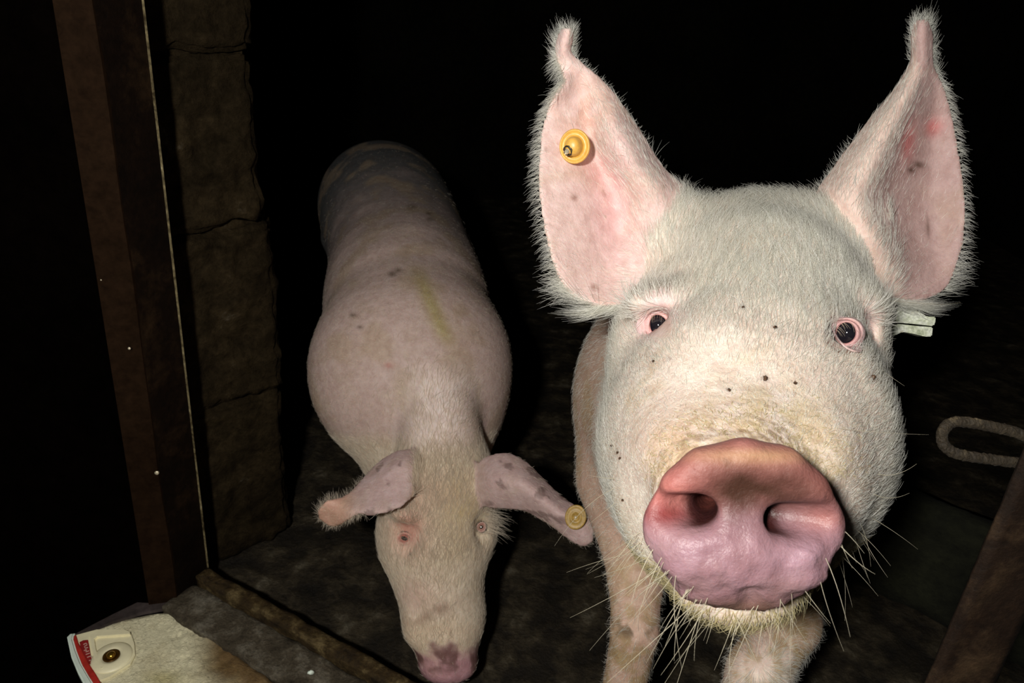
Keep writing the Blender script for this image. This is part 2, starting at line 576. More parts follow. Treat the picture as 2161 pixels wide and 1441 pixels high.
def big_sdf():
    prims = []
    ax = np.array([0.088, 0.03, 0.28]); ax /= np.linalg.norm(ax)
    B = basis(ax)
    # world anchored body
    sh = E3(0.300, -0.085, 1.05)
    wsh = c2w(sh)
    belly = w2c((0.44, 1.26, 0.49)); rump = w2c((0.57, 1.60, 0.46)); ham = w2c((0.60, 1.72, 0.43))
    lk0 = pc(1335, 1030, 1.03); lk1 = pc(1342, 1215, 1.00); lk2 = pc(1340, 1330, 0.985)
    w = c2w(pc(1337, 1400, 0.98)); lfoot = w2c((w[0] - 0.01, w[1], 0.05))
    rk0 = pc(1640, 1170, 1.03); rk1 = pc(1662, 1310, 0.95); rk2 = pc(1600, 1420, 0.90)
    rw = c2w(rk2); rfoot = w2c((rw[0] - 0.035, rw[1] - 0.03, 0.05))
    hl1 = w2c((0.42, 1.62, 0.26)); hlf = w2c((0.42, 1.66, 0.04)); hr1 = w2c((0.76, 1.62, 0.26)); hrf = w2c((0.76, 1.66, 0.04))
    nl = pc(1468, 1086, 0.412); nr = pc(1676, 1106, 0.412)

    def f(X):
        d = sd_ell(X, (0.221, -0.078, 0.715), (0.126, 0.115, 0.140), B)            # face mass
        d = smin(d, sd_ell(X, (0.236, -0.005, 0.750), (0.133, 0.095, 0.108)), 0.04)   # width across the eyes
        d = smin(d, sd_ell(X, (0.266, 0.060, 0.800), (0.112, 0.093, 0.085)), 0.05)   # forehead
        d = smin(d, sd_ell(X, (0.268, 0.105, 0.812), (0.080, 0.047, 0.055)), 0.035)   # poll
        d = smin(d, sd_cone(X, (0.235, 0.075, 0.815), pc(1405, 505, .795), 0.05, 0.034), 0.045)   # ear roots
        d = smin(d, sd_cone(X, (0.300, 0.085, 0.815), pc(1800, 490, .805), 0.05, 0.036), 0.045)
        d = smin(d, sd_cone(X, pc(1800, 490, .805), pc(1862, 350, .795), 0.030, 0.007), 0.030)
        d = smin(d, sd_cone(X, pc(1430, 480, .800), pc(1380, 350, .790), 0.026, 0.006), 0.030)
        d = smin(d, sd_ell(X, (0.164, -0.120, 0.680), (0.075, 0.095, 0.100)), 0.04)  # jowls
        d = smin(d, sd_ell(X, (0.266, -0.102, 0.695), (0.068, 0.086, 0.100)), 0.04)
        d = smin(d, sd_cone(X, (0.137, -0.104, 0.472), (0.195, -0.080, 0.620), 0.047, 0.095), 0.05)
        d = smin(d, sd_cone(X, (0.196, -0.030, 0.600), (0.245, 0.045, 0.730), 0.040, 0.070), 0.05)   # bridge
        d = smin(d, sd_ell(X, (0.120, -0.080, 0.525), (0.026, 0.024, 0.050)), 0.025)
        d = smin(d, sd_ell(X, (0.204, -0.078, 0.540), (0.030, 0.027, 0.050)), 0.025)
        d = smin(d, sd_cone(X, (0.155, -0.133, 0.515), (0.200, -0.125, 0.640), 0.048, 0.088), 0.03)   # lower jaw
        d = smin(d, sd_ell(X, (0.166, -0.130, 0.575), (0.076, 0.068, 0.075)), 0.03)
        d = smin(d, sd_ell(X, (0.150, -0.164, 0.492), (0.038, 0.022, 0.030)), 0.025)   # chin
        # brows and sockets
        for e in (pc(1392, 640, 0.680), pc(1790, 650, 0.700)):
            d = smin(d, sd_ell(X, e, (0.030, 0.014, 0.024)), 0.025)
        for e in EYES:
            d = smax(d, -sd_ell(X, e + E3(0, 0, -0.018), (0.016, 0.014, 0.020)), 0.016)
        d = smin(d, sd_ell(X, (0.258, -0.045, 0.655), (0.040, 0.060, 0.070)), 0.045)
        d = smin(d, sd_ell(X, (0.160, -0.045, 0.625), (0.036, 0.055, 0.070)), 0.045)
        d = smin(d, sd_ell(X, (0.216, -0.086, 0.605), (0.056, 0.062, 0.082)), 0.045)
        d = smin(d, sd_ell(X, (0.136, -0.095, 0.600), (0.045, 0.062, 0.080)), 0.04)
        # furrows below the eyes towards the nose
        d = smax(d, -sd_cone(X, pc(1770, 730, 0.645), pc(1750, 850, 0.570), 0.001, 0.004), 0.03)
        # neck, shoulders, trunk
        neck = smin(sd_cone(X, (0.245, -0.045, 0.83), sh, 0.125, 0.195), sd_ell(X, (0.235, -0.13, 0.88), (0.13, 0.13, 0.15)), 0.06)
        t = smin(neck, sweep(X, (sh, belly, rump, ham), (0.205, 0.235, 0.21, 0.17)), 0.06)
        t = smin(t, sd_cone(X, lk0, lk1, 0.075, 0.037), 0.05)
        t = smin(t, sd_cone(X, lk1, lk2, 0.0375, 0.031), 0.012)
        t = smin(t, sd_cone(X, lk2, lfoot, 0.031, 0.028), 0.012)
        t = smin(t, sd_cone(X, rk0, rk1, 0.062, 0.040), 0.05)
        t = smin(t, sd_cone(X, rk1, rk2, 0.040, 0.036), 0.014)
        t = smin(t, sd_cone(X, rk2, rfoot, 0.036, 0.030), 0.014)
        for a, b_ in ((hl1, hlf), (hr1, hrf)):
            t = smin(t, sd_cone(X, w2c(c2w(a) + [0, -0.02, 0.18]), a, 0.11, 0.05), 0.05)
            t = smin(t, sd_cone(X, a, b_, 0.045, 0.028), 0.02)
        d = smin(d, t, 0.035)
        # snout disc
        s = sd_ell(X, (0.1360, -0.1080, 0.434), (0.0600, 0.0345, 0.0190))
        s = smin(s, sd_ell(X, (0.1335, -0.0820, 0.428), (0.0385, 0.0240, 0.0190)), 0.022)
        s = smin(s, sd_ell(X, (0.1330, -0.1335, 0.438), (0.0410, 0.0260, 0.0180)), 0.018)
        s = smin(s, sd_ell(X, (0.1130, -0.1200, 0.424), (0.0270, 0.0190, 0.0130)), 0.008)
        s = smin(s, sd_ell(X, (0.1580, -0.1240, 0.426), (0.0260, 0.0200, 0.0130)), 0.008)
        s = smin(s, sd_ell(X, (0.1330, -0.1210, 0.422), (0.0150, 0.0180, 0.0120)), 0.006)
        s = smax(s, -sd_ell(X, (0.1350, -0.0900, 0.399), (0.0430, 0.0150, 0.0175)), 0.012)    # hollow under the rim
        s = smax(s, -sd_ell(X, (0.1360, -0.1480, 0.420), (0.0035, 0.0080, 0.0120)), 0.006)   # notch of the lip
        d = smin(d, s, 0.009)
        # mouth line under the disc
        d = smax(d, -sd_cone(X, (0.100, -0.1470, 0.462), (0.135, -0.1590, 0.440), 0.0035, 0.0035), 0.005)
        d = smax(d, -sd_cone(X, (0.135, -0.1590, 0.440), (0.178, -0.1490, 0.466), 0.0035, 0.0035), 0.005)
        # swollen upper rim overhanging the nostrils
        rim = [pc(1402, 1056, 0.4235), pc(1425, 1024, 0.4215), pc(1480, 980, 0.4195), pc(1570, 958, 0.419), pc(1655, 978, 0.4205), pc(1716, 1030, 0.4225), pc(1752, 1076, 0.4250)]
        rr_ = [0.0030, 0.0055, 0.0066, 0.0064, 0.0066, 0.0055, 0.0030]
        for q_ in range(6):
            d = smin(d, sd_cone(X, rim[q_], rim[q_ + 1], rr_[q_], rr_[q_ + 1]), 0.010)
        # nostrils
        for e, sx in ((nl, -1), (nr, 1)):
            d = smax(d, -sd_ell(X, e + E3(sx * 0.009, -0.001, 0.003), (0.0200, 0.0098, 0.015), None), 0.005)
            d = smax(d, -sd_cone(X, e + E3(sx * 0.002, 0.001, 0.016), e + E3(sx * 0.016, 0.001, 0.010), 0.0090, 0.0065), 0.005)
            d = smax(d, -sd_cone(X, e + E3(sx * 0.002, -0.001, -0.012), e + E3(0.020 * -sx, 0.003, 0.046), 0.0100, 0.0060), 0.006)
            d = smax(d, -sd_cone(X, e + E3(0, 0.0, -0.004), e + E3(sx * 0.020, -0.001, 0.0050), 0.0095, 0.0072), 0.009)
        return d
    return f


fb = big_sdf()
gx = axis_grid([(0.0, 0.07, 0.012), (0.07, 0.21, 0.0030), (0.21, 0.40, 0.0045), (0.40, 0.92, 0.013)])
gy = axis_grid([(-0.98, -0.22, 0.012), (-0.22, -0.04, 0.0030), (-0.04, 0.20, 0.0045), (0.20, 0.30, 0.012)])
gz = axis_grid([(0.380, 0.500, 0.0028), (0.500, 0.86, 0.0055), (0.86, 2.10, 0.013)])
bv, bq = surface_nets(fb, gx, gy, gz)

# ears: slices (left edge px, py, right edge px, py, distances across, bow)
def slices(S):
    rows = []
    for xl, yl, xr, yr, D in S:
        m = len(D)
        rows.append([pc(xl + (xr - xl) * i / (m - 1), yl + (yr - yl) * i / (m - 1), D[i]) for i in range(m)])
    return rows


LE = slices([
    (1262, 646, 1345, 640, (.742, .748, .752, .756, .760)),
    (1215, 628, 1372, 620, (.738, .750, .758, .762, .766)),
    (1186, 598, 1400, 590, (.736, .756, .770, .768, .772)),
    (1166, 550, 1430, 545, (.735, .762, .782, .772, .785)),
    (1148, 480, 1462, 480, (.748, .768, .794, .768, .795)),
    (1138, 400, 1452, 410, (.756, .775, .798, .758, .795)),
    (1138, 340, 1396, 350, (.764, .776, .796, .752, .792)),
    (1142, 285, 1360, 292, (.768, .776, .790, .752, .788)),
    (1155, 232, 1330, 246, (.768, .775, .782, .760, .782)),
    (1172, 196, 1296, 198, (.756, .772, .776, .768, .776)),
    (1190, 172, 1262, 162, (.760, .770, .772, .768, .772)),
    (1182, 146, 1232, 136, (.764, .768, .764, .766, .768)),
    (1172, 118, 1206, 112, (.766, .766, .758, .762, .764)),
    (1174, 92, 1207, 90, (.766, .762, .753, .757, .760)),
    (1182, 72, 1209, 72, (.763, .758, .750, .753, .756)),
    (1190, 60, 1204, 60, (.758, .755, .749, .750, .752)),
])
RE = slices([
    (1862, 628, 1938, 636, (.770, .778, .782, .786, .792)),
    (1842, 606, 1992, 612, (.762, .776, .788, .792, .792)),
    (1815, 560, 2018, 562, (.765, .765, .790, .800, .790)),
    (1772, 500, 2034, 500, (.790, .752, .795, .806, .788)),
    (1722, 420, 2036, 420, (.805, .750, .792, .808, .788)),
    (1756, 360, 2028, 350, (.800, .752, .785, .804, .788)),
    (1796, 305, 2018, 290, (.798, .755, .780, .798, .786)),
    (1838, 250, 2008, 240, (.794, .758, .775, .790, .784)),
    (1880, 200, 1996, 196, (.790, .762, .772, .782, .780)),
    (1908, 160, 1984, 168, (.786, .766, .768, .774, .776)),
    (1924, 130, 1968, 140, (.782, .768, .764, .768, .772)),
    (1926, 100, 1966, 104, (.778, .766, .760, .764, .768)),
    (1926, 74, 1966, 76, (.774, .762, .756, .760, .764)),
    (1932, 52, 1958, 52, (.770, .760, .754, .757, .760)),
    (1938, 42, 1952, 42, (.768, .760, .754, .756, .758)),
])
gL, nL, vL, fL = ear_sheet(LE, thick=0.0070)
gR, nR, vR, fR = ear_sheet(RE, thick=0.0070)
V, Q, N = fuse([(bv, bq), (vL, fL), (vR, fR)], VOX, 2)

# where each point of the skin lies
kL = KDTree(gL.shape[0] * gL.shape[1])
for i, p in enumerate(gL.reshape(-1, 3)): kL.insert(p, i)
kL.balance()
kR = KDTree(gR.shape[0] * gR.shape[1])
for i, p in enumerate(gR.reshape(-1, 3)): kR.insert(p, i)
kR.balance()


def ear_param(V, kd, g, nn, N, box):
    nu, nv = g.shape[:2]
    u = np.full(len(V), -1.0); v = np.zeros(len(V)); front = np.zeros(len(V))
    cand = np.nonzero((V[:, 0] > box[0]) & (V[:, 0] < box[1]) & (V[:, 1] > box[2]) & (V[:, 2] > 0.70) & (V[:, 2] < 0.85))[0]
    gn = nn.reshape(-1, 3)
    for i in cand:
        _, j, dist = kd.find(V[i])
        if dist < 0.0062:
            u[i] = (j // nv) / (nu - 1); v[i] = (j % nv) / (nv - 1)
            front[i] = N[i] @ gn[j]
    return u, v, front


uL, wL, frL = ear_param(V, kL, gL, nL, N, (0.0, 0.26, 0.03))
uR, wR, frR = ear_param(V, kR, gR, nR, N, (0.30, 0.55, 0.03))
onL, onR = uL >= 0, uR >= 0
x, y, z = V.T
headw = (1 - sstep(z, 0.84, 0.92)) * (1 - onL) * (1 - onR)
nz1 = vnoise(V, 14, 3); nz2 = vnoise(V + 5, 45, 3)

SK = E3(0.82, 0.60, 0.54)
c = np.tile(E3(0.62, 0.43, 0.34), (len(V), 1))
c = blend(c, SK, headw)
c = blend(c, (0.88, 0.80, 0.70), headw * 0.65)
# tan patches on the body and legs
c = blend(c, (0.50, 0.36, 0.20), (1 - headw) * sstep(nz1, -0.1, 0.5) * 0.6 * (1 - onL) * (1 - onR))
leg = sstep(-y, 0.24, 0.36) * (z > 0.8)
c = blend(c, (0.42, 0.30, 0.15), leg * sstep(nz2, -0.25, 0.35) * 0.75)
ring = gauss(V, pc(1330, 1335, 0.95), (0.05, 0.010, 0.1)) * leg
c = blend(c, (0.12, 0.08, 0.05), ring * sstep(nz2, -0.3, 0.1) * 0.8)
# pink around the eyes, tear stain
for e in (pc(1392, 676, 0.665), pc(1796, 690, 0.69)):
    c = blend(c, (0.82, 0.62, 0.64), gauss(V, e, (0.026, 0.034, 0.05)) * 0.85)
    c = blend(c, (0.72, 0.44, 0.42), gauss(V, e, (0.013, 0.016, 0.05)) * 0.6)
c = blend(c, (0.60, 0.42, 0.18), gauss(V, pc(1404, 730, 0.645), (0.006, 0.016, 0.04)) * 0.7)
c = blend(c, (0.62, 0.44, 0.20), (gauss(V, pc(1385, 790, 0.61), (0.014, 0.016, 0.05)) + gauss(V, pc(1350, 850, 0.60), (0.014, 0.014, 0.05))) * sstep(nz2, -0.2, 0.4) * 0.7)
# tan crusted skin over the snout
nz3 = vnoise(V + 9, 190, 2)
fr = np.exp(-(np.clip(z - 0.470, 0, 1) / 0.036) ** 2) * (z > 0.435)
c = blend(c, (0.70, 0.52, 0.28), fr * sstep(nz2, -0.45, 0.35) * 0.6 * sstep(y, -0.13, -0.09))
crust = np.exp(-((z - 0.468) / 0.020) ** 2) * (y > -0.10) * sstep(nz3, -0.15, 0.25)
c = blend(c, (0.30, 0.20, 0.10), crust * 0.75)
c = blend(c, (0.78, 0.52, 0.40), gauss(V, pc(1420, 930, 0.51), (0.030, 0.022, 0.05)) * 0.6)
c = blend(c, (0.62, 0.52, 0.22), gauss(V, pc(1600, 860, 0.54), (0.030, 0.018, 0.05)) * sstep(nz2, -0.3, 0.4) * 0.6)
c = blend(c, (0.66, 0.44, 0.26), gauss(V, pc(1560, 520, 0.72), (0.035, 0.020, 0.07)) * 0.5)
c = blend(c, (0.62, 0.60, 0.36), gauss(V, pc(1330, 1130, 0.60), (0.05, 0.05, 0.06)) * 0.5)
c = blend(c, (0.36, 0.30, 0.13), gauss(V, (0.150, -0.195, 0.50), (0.07, 0.022, 0.06)) * sstep(nz2, -0.5, 0.3) * 0.85)
# the disc
S0 = E3(0.1355, -0.1050, 0.425)
disc = sstep(-z, -0.448, -0.438) * (x > 0.06) * (x < 0.21) * (y > -0.162)
dpx = x / z * FPX + CX; dpy = CY - y / z * FPX
c = blend(c, (0.55, 0.31, 0.36), disc)
upper = sstep(-dpy, -1105, -1030)
c = blend(c, (0.62, 0.23, 0.19), disc * upper * 0.85)
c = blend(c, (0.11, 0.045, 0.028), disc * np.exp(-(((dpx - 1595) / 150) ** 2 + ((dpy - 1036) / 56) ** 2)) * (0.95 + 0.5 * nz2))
c = blend(c, (0.80, 0.46, 0.26), disc * np.exp(-(((dpx - 1590) / 130) ** 2 + ((dpy - 962) / 16) ** 2)) * 0.9)
c = blend(c, (0.86, 0.30, 0.27), disc * np.exp(-(((dpx - 1405) / 62) ** 2 + ((dpy - 1040) / 60) ** 2)) * 0.9)
c = blend(c, (0.40, 0.05, 0.05), disc * np.exp(-(((dpx - 1405) / 50) ** 2 + ((dpy - 1086) / 22) ** 2)) * 0.85)
c = blend(c, (0.62, 0.22, 0.18), disc * np.exp(-(((dpx - 1740) / 50) ** 2 + ((dpy - 1096) / 26) ** 2)) * 0.7)
c = blend(c, (0.74, 0.46, 0.58), disc * (np.exp(-(((dpx - 1440) / 60) ** 2 + ((dpy - 1160) / 40) ** 2)) + np.exp(-(((dpx - 1700) / 60) ** 2 + ((dpy - 1180) / 45) ** 2))) * 0.6)
c = blend(c, (0.50, 0.30, 0.30), disc * sstep(dpy, 1190, 1270) * sstep(nz2, -0.4, 0.3) * 0.8)
c = blend(c, (0.24, 0.13, 0.08), disc * sstep(dpy, 1245, 1285) * 0.8)
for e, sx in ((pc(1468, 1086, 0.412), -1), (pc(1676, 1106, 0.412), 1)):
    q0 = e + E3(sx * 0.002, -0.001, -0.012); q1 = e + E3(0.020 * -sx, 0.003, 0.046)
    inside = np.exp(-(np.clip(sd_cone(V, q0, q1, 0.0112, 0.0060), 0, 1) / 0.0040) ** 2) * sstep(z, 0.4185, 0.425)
    c = blend(c, (0.07, 0.015, 0.012), inside)  # nostril depths painted dark red, standing in for their shade
lum = c.mean(1, keepdims=True)
c = c * (1 - disc[:, None]) + disc[:, None] * (c * 0.97 + lum * 0.03) * 0.52
# ears
earf = lambda on, fr_: on * sstep(fr_, 0.0, 0.5)
eL, eR = earf(onL, frL), earf(onR, frR)
c = blend(c, (0.84, 0.62, 0.55), np.maximum(onL, onR) * 0.8)
c = blend(c, (0.88, 0.74, 0.68), np.maximum(onL, onR) * 0.35)
c = blend(c, (0.84, 0.62, 0.60), eL * 0.7)
c = blend(c, (0.76, 0.42, 0.46), eL * gauss(V, pc(1290, 450, 0.78), (0.026, 0.060, 0.08)) * 0.45)
c = blend(c, (0.60, 0.20, 0.20), eL * gauss(V, pc(1262, 355, 0.78), (0.022, 0.016, 0.08)) * 0.3)
c = blend(c, (0.66, 0.40, 0.30), eL * gauss(V, pc(1250, 235, 0.78), (0.040, 0.030, 0.08)) * 0.6 * sstep(nz2, -0.4, 0.3))
c = blend(c, (0.50, 0.34, 0.33), eR * sstep(wR, 0.25, 0.45) * 0.9)  # inner face of the right-hand ear darkened, partly shade put into the colour
c = blend(c, (0.64, 0.22, 0.22), eR * (gauss(V, pc(1968, 268, 0.79), (0.010, 0.009, 0.06)) + gauss(V, pc(1915, 300, 0.78), (0.012, 0.02, 0.06))) * 0.9)
c = blend(c, (0.10, 0.05, 0.03), eR * (gauss(V, pc(1945, 345, 0.79) , (0.009, 0.0035, 0.06)) + gauss(V, pc(1925, 358, 0.79), (0.006, 0.003, 0.06)) + 0.7 * gauss(V, pc(1962, 480, 0.80), (0.0022, 0.011, 0.06))) * 0.9)
for px_, py_, r_ in ((1212, 418, .0035), (1280, 402, .0022), (1152, 318, .002), (1250, 610, .004)):
    c = blend(c, (0.30, 0.14, 0.10), eL * gauss(V, pc(px_, py_, 0.77), (r_, r_, 0.05)) * 0.8)
# mud specks on the face
for px_, py_, r_, dd in ((1614, 797, .0032, .60), (1567, 648, .0032, .67), (1634, 690, .0025, .66), (1300, 800, .003, .66), (1537, 822, .002, .58),
                         (1378, 762, .0016, .62), (1412, 757, .0016, .62), (1842, 795, .006, .68), (1533, 976, .0022, .416), (1849, 762, .003, .69),
                         (1302, 955, .002, .66), (1307, 967, .0015, .66), (1676, 830, .0015, .57)):
    m_ = np.exp(-(((dpx - px_) / (r_ / dd * FPX)) ** 2 + ((dpy - py_) / (r_ / dd * FPX)) ** 2) * 1.2) * (z < 0.80)
    c = blend(c, (0.16, 0.08, 0.05), m_ * 0.85)
c = np.clip(c, 0.01, 0.95)
wet = disc * sstep(dpy, 1040, 1110) * 0.55 + disc * 0.1

M_SKIN = skin_mat('pig_skin', dirt_amt=0.25, speck=0.35)
M_SKIN2 = skin_mat('pig_skin_far', dirt_amt=0.40, speck=0.3, dirt_col2=(0.45, 0.36, 0.22))
M_COAT = hair_mat('pale_bristle', (0.98, 0.975, 0.90))
M_WHISK = hair_mat('whisker', (0.72, 0.66, 0.50))
M_EYE, nt, b = new_mat('eyeball')
tc = nd(nt, 'ShaderNodeTexCoord')
g_ = noise_node(nt, tc.outputs['Object'], 120, 3)
r_ = ramp(nt, g_.outputs['Fac'], [(0.3, (0.006, 0.006, 0.010)), (0.7, (0.015, 0.013, 0.016))])
nt.links.new(r_.outputs[0], b.inputs['Base Color'])
b.inputs['Roughness'].default_value = 0.05; b.inputs['Coat Weight'].default_value = 0.6; b.inputs['Coat Roughness'].default_value = 0.02

pig = empty('pig', c2w(pc(1530, 850, 1.05)) * [1, 1, 0])
tag(pig, 'large white pig with pink wet snout raised and a yellow tag in its upright ear', 'pig')
bvh_big = BVHTree.FromPolygons([Vector(p) for p in V], Q.tolist())


def seat_eyes(V, eyes, bvh, rad, depth):
    """hollow the skin where an eyeball sits"""
    W = V.copy()
    for e in eyes:
        ea = E3(e[0] / e[2], e[1] / e[2])
        h = bvh.ray_cast(Vector((0, 0, 0)), Vector(e).normalized())[0]
        if h is None: continue
        r = np.linalg.norm(W[:, :2] / W[:, 2:] - ea, axis=1) * h[2]
        m = (r < rad) & (np.abs(W[:, 2] - h[2]) < 0.03)
        W[m, 2] += depth * (1 - (r[m] / rad) ** 2) ** 0.7
    return W


# lumps and wrinkles of the snout
lump = vnoise(V + 2, 75, 3)
V = V + N * (disc * sstep(dpy, 1100, 1180) * lump * 0.0022)[:, None]
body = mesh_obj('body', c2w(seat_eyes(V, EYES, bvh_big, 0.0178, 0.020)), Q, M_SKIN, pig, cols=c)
a = body.data.attributes.new('wet', 'FLOAT', 'POINT')
a.data.foreach_set('value', wet.astype(np.float32))

def skin_depth(bvh, px, py, fallback):
    v = pc(px, py, 1.0)
    dvec = Vector(v).normalized()
    h = bvh.ray_cast(Vector((0, 0, 0)), dvec)
    if h[0] is None: return fallback
    return h[0][2]


def make_eye(parent, bvh, px, py, dguess, rx, ry, tilt, lid_out=(0.0195, 0.0175), Rb=0.0125, sink=0.0085, tone=(1, 1, 1), lid_name='eyelid'):
    d = skin_depth(bvh, px, py, dguess)
    k = d / FPX
    cx, cy = (px - CX) * k, (CY - py) * k
    zc = d + sink
    ctr = E3(cx * zc / d, cy * zc / d, zc)
    # ball
    n, m = 28, 16
    vv, ff = [], []
    for j in range(m + 1):
        a = math.pi * j / m
        for i in range(n):
            t = 2 * math.pi * i / n
            vv.append(ctr + Rb * E3(math.sin(a) * math.cos(t), math.sin(a) * math.sin(t), -math.cos(a)))
    for j in range(m):
        for i in range(n):
            ff.append((j * n + i, j * n + (i + 1) % n, (j + 1) * n + (i + 1) % n, (j + 1) * n + i))
    eye = mesh_obj('eye', c2w(vv), ff, M_EYE, parent)
    eye['label'] = 'glossy black eye'
    # lids: from the skin around to the slit over the ball
    n, m = 56, 16
    V_, F_, C_ = [], [], []
    ct, st = math.cos(tilt), math.sin(tilt)
    for j in range(m + 1):
        s = j / m
        for i in range(n):
            t = 2 * math.pi * i / n
            co, si = math.cos(t), math.sin(t)
            oa, ob = lid_out[0] * co, lid_out[1] * si
            ia = rx * co; ib = ry * si * (1.0 if si > 0 else 0.92)
            ia, ib = ia * ct - ib * st, ia * st + ib * ct
            a_, b_ = oa + (ia - oa) * s, ob + (ib - ob) * s
            a_ -= cx / d * (sink + (Rb - sink) * s); b_ -= cy / d * (sink + (Rb - sink) * s)
            dpxx, dpyy = px + (oa + (ia - oa) * min(s, .6)) / k, py - (ob + (ib - ob) * min(s, .6)) / k
            so = skin_depth(bvh, dpxx, dpyy, d)
            so = min(max(so, d - 0.02), d + 0.02) + 0.0006
            rr = a_ * a_ + b_ * b_
            zs = zc - math.sqrt((Rb + 0.0010) ** 2 - min(rr, Rb * Rb * 0.86))
            w = min(1.0, max(0.0, (s - 0.25) / 0.55)); w = w * w * (3 - 2 * w)
            zz = so * (1 - w) + zs * w
            if rr < (Rb + 0.001) ** 2: zz = min(zz, zc - math.sqrt((Rb + 0.001) ** 2 - rr))
            up = max(0.0, si)
            zz -= 0.0015 * math.exp(-((s - 0.80) / 0.12) ** 2) * (0.45 + 0.75 * up)
            zz += 0.0016 * math.exp(-((s - 0.58) / 0.06) ** 2) * (0.25 + up)
            zz -= 0.0018 * math.exp(-((s - 0.38) / 0.10) ** 2) * up
            zz += 0.0014 * math.exp(-((s - 0.30) / 0.05) ** 2) * max(0, -si)
            V_.append((ctr[0] + a_, ctr[1] + b_, zz))
            base = np.array((0.84, 0.70, 0.68)) * (1 - w) + np.array((0.74, 0.50, 0.48)) * w
            cr = math.exp(-((s - 0.58) / 0.05) ** 2) * (0.2 + up) * 0.6
            base = base * (1 - cr) + np.array((0.42, 0.14, 0.14)) * cr
            rim = sstep(np.array([s]), 0.90, 0.99)[0]
            base = base * (1 - rim) + np.array((0.20, 0.06, 0.05)) * rim
            C_.append(base * np.array(tone))
    for j in range(m):
        for i in range(n):
            F_.append((j * n + i, j * n + (i + 1) % n, (j + 1) * n + (i + 1) % n, (j + 1) * n + i))
    V_ = np.array(V_); C_ = np.array(C_)
    lid = mesh_obj(lid_name, c2w(V_), F_, M_SKIN, parent, cols=C_)
    # lashes on the upper lid
    L = []
    ring = V_[(m - 1) * n:m * n]
    for q in range(11):
        i = int(n * RNG.uniform(0.06, 0.50)) % n
        p = ring[i]
        o_ = E3(-0.35 if px < 1600 else 0.4, -0.4, -1.0) + RNG.normal(0, 0.25, 3)
        o_ /= np.linalg.norm(o_)
        ln = RNG.uniform(0.0045, 0.0080)
        L.append([p + o_ * ln * t + E3(0, -1, 0) * ln * 0.5 * t * t for t in np.linspace(0, 1, 5)])
    L = np.array(L)
    hair_obj('eyelash', c2w(L.reshape(-1, 3)).reshape(L.shape), np.tile(0.00014 * (1 - 0.7 * np.linspace(0, 1, 5)), (len(L), 1)), M_LASH, parent)


M_LASH = hair_mat('lash', (0.80, 0.66, 0.50))
make_eye(pig, bvh_big, 1391, 687, 0.68, 0.0074, 0.0100, 0.25, tone=(0.97, 0.86, 0.88))
make_eye(pig, bvh_big, 1788, 703, 0.70, 0.0060, 0.0086, -0.1, tone=(0.82, 0.72, 0.75), lid_out=(0.0165, 0.0150))

# ------------------------------------------------------------------ coat of the pig in the doorway
Sn = E3(0.140, -0.115, 0.40)
flow = V - Sn
flow[:, 2] *= 0.5
flow /= np.linalg.norm(flow, axis=1, keepdims=True)
# whorl sideways below the eyes, upright on the forehead
fore = sstep(y, -0.01, 0.05) * headw
flow = flow + fore[:, None] * (E3(0.05, 1.0, 0.2))
side = np.abs(x - 0.225)
flow = flow + (headw * sstep(side, 0.06, 0.12) * (1 - fore))[:, None] * np.stack([np.sign(x - 0.225) * 0.2, 0.2 - 0 * x, 1.0 + 0 * x], 1)
onEar = np.maximum(onL, onR).astype(float)
efl = np.where(onL[:, None], V - E3(0.235, 0.02, 0.80), V - E3(0.345, 0.02, 0.80))
efl /= np.linalg.norm(efl, axis=1, keepdims=True)
flow = flow * (1 - onEar[:, None]) + efl * onEar[:, None]
bodyw = (1 - headw) * (1 - onEar)
flow = flow * (1 - bodyw[:, None]) + bodyw[:, None] * (np.array([0.0, -0.45, 1.0])[None])
dS = np.linalg.norm((V - E3(0.137, -0.105, 0.445)) / E3(1, 1, 1.3), axis=1)
den = headw * sstep(dS, 0.040, 0.050) * (0.35 + 0.65 * sstep(dS, 0.042, 0.085))
length = 0.0055 + 0.0135 * sstep(dS, 0.08, 0.24) + 0.006 * fore
den = np.where(disc > 0.2, 0, den)
den *= (1 + 0.5 * fore)
for e in EYES:
    g2 = gauss(V, e + E3(0, 0.003, 0), (0.026, 0.030, 0.05)); den *= 1 - 0.62 * g2; g1 = gauss(V, e, (0.0140, 0.0135, 0.05)); den *= 1 - 0.97 * np.clip(g1 * 1.5, 0, 1)
front_ = np.maximum(eL, eR)
inner = np.maximum(eL * gauss(V, pc(1235, 430, 0.77), (0.045, 0.085, 0.1)), eR * sstep(wR, 0.35, 0.5))
ridge = np.maximum(eL * np.exp(-((wL - 0.68) / 0.16) ** 2), eR * np.exp(-((wR - 0.27) / 0.16) ** 2))
den = np.where(onEar > 0, 0.22 + 0.35 * ridge - 0.16 * inner, den)
uE = np.where(onL, uL, uR)
den = np.where(onEar > 0, den * (1 - 0.5 * sstep(uE, 0.5, 0.7) * (1 - sstep(uE, .85, .9))) + 0.5 * sstep(uE, 0.86, 0.93), den)
length = np.where(onEar > 0, 0.010 + 0.004 * ridge, length)
den += bodyw * 0.16 * (V[:, 2] < 1.6)
length = np.where(bodyw > 0.5, 0.014, length)
facing = -(N * V).sum(1) / np.linalg.norm(V, axis=1)
den *= sstep(facing, -0.65, -0.25)
chin = headw * sstep(-y, 0.150, 0.172) * (z < 0.66) * (disc < 0.2)
den_chin = chin * sstep(facing, -0.7, -0.3)
den *= 1 - 0.75 * chin
mz = headw * np.exp(-((z - 0.475) / 0.022) ** 2) * (y > -0.09) * (disc < 0.2)
den_chin = den_chin + mz * 1.2
lift = np.where(onEar > 0, 0.25, 0.30 - 0.08 * fore) + 0 * x
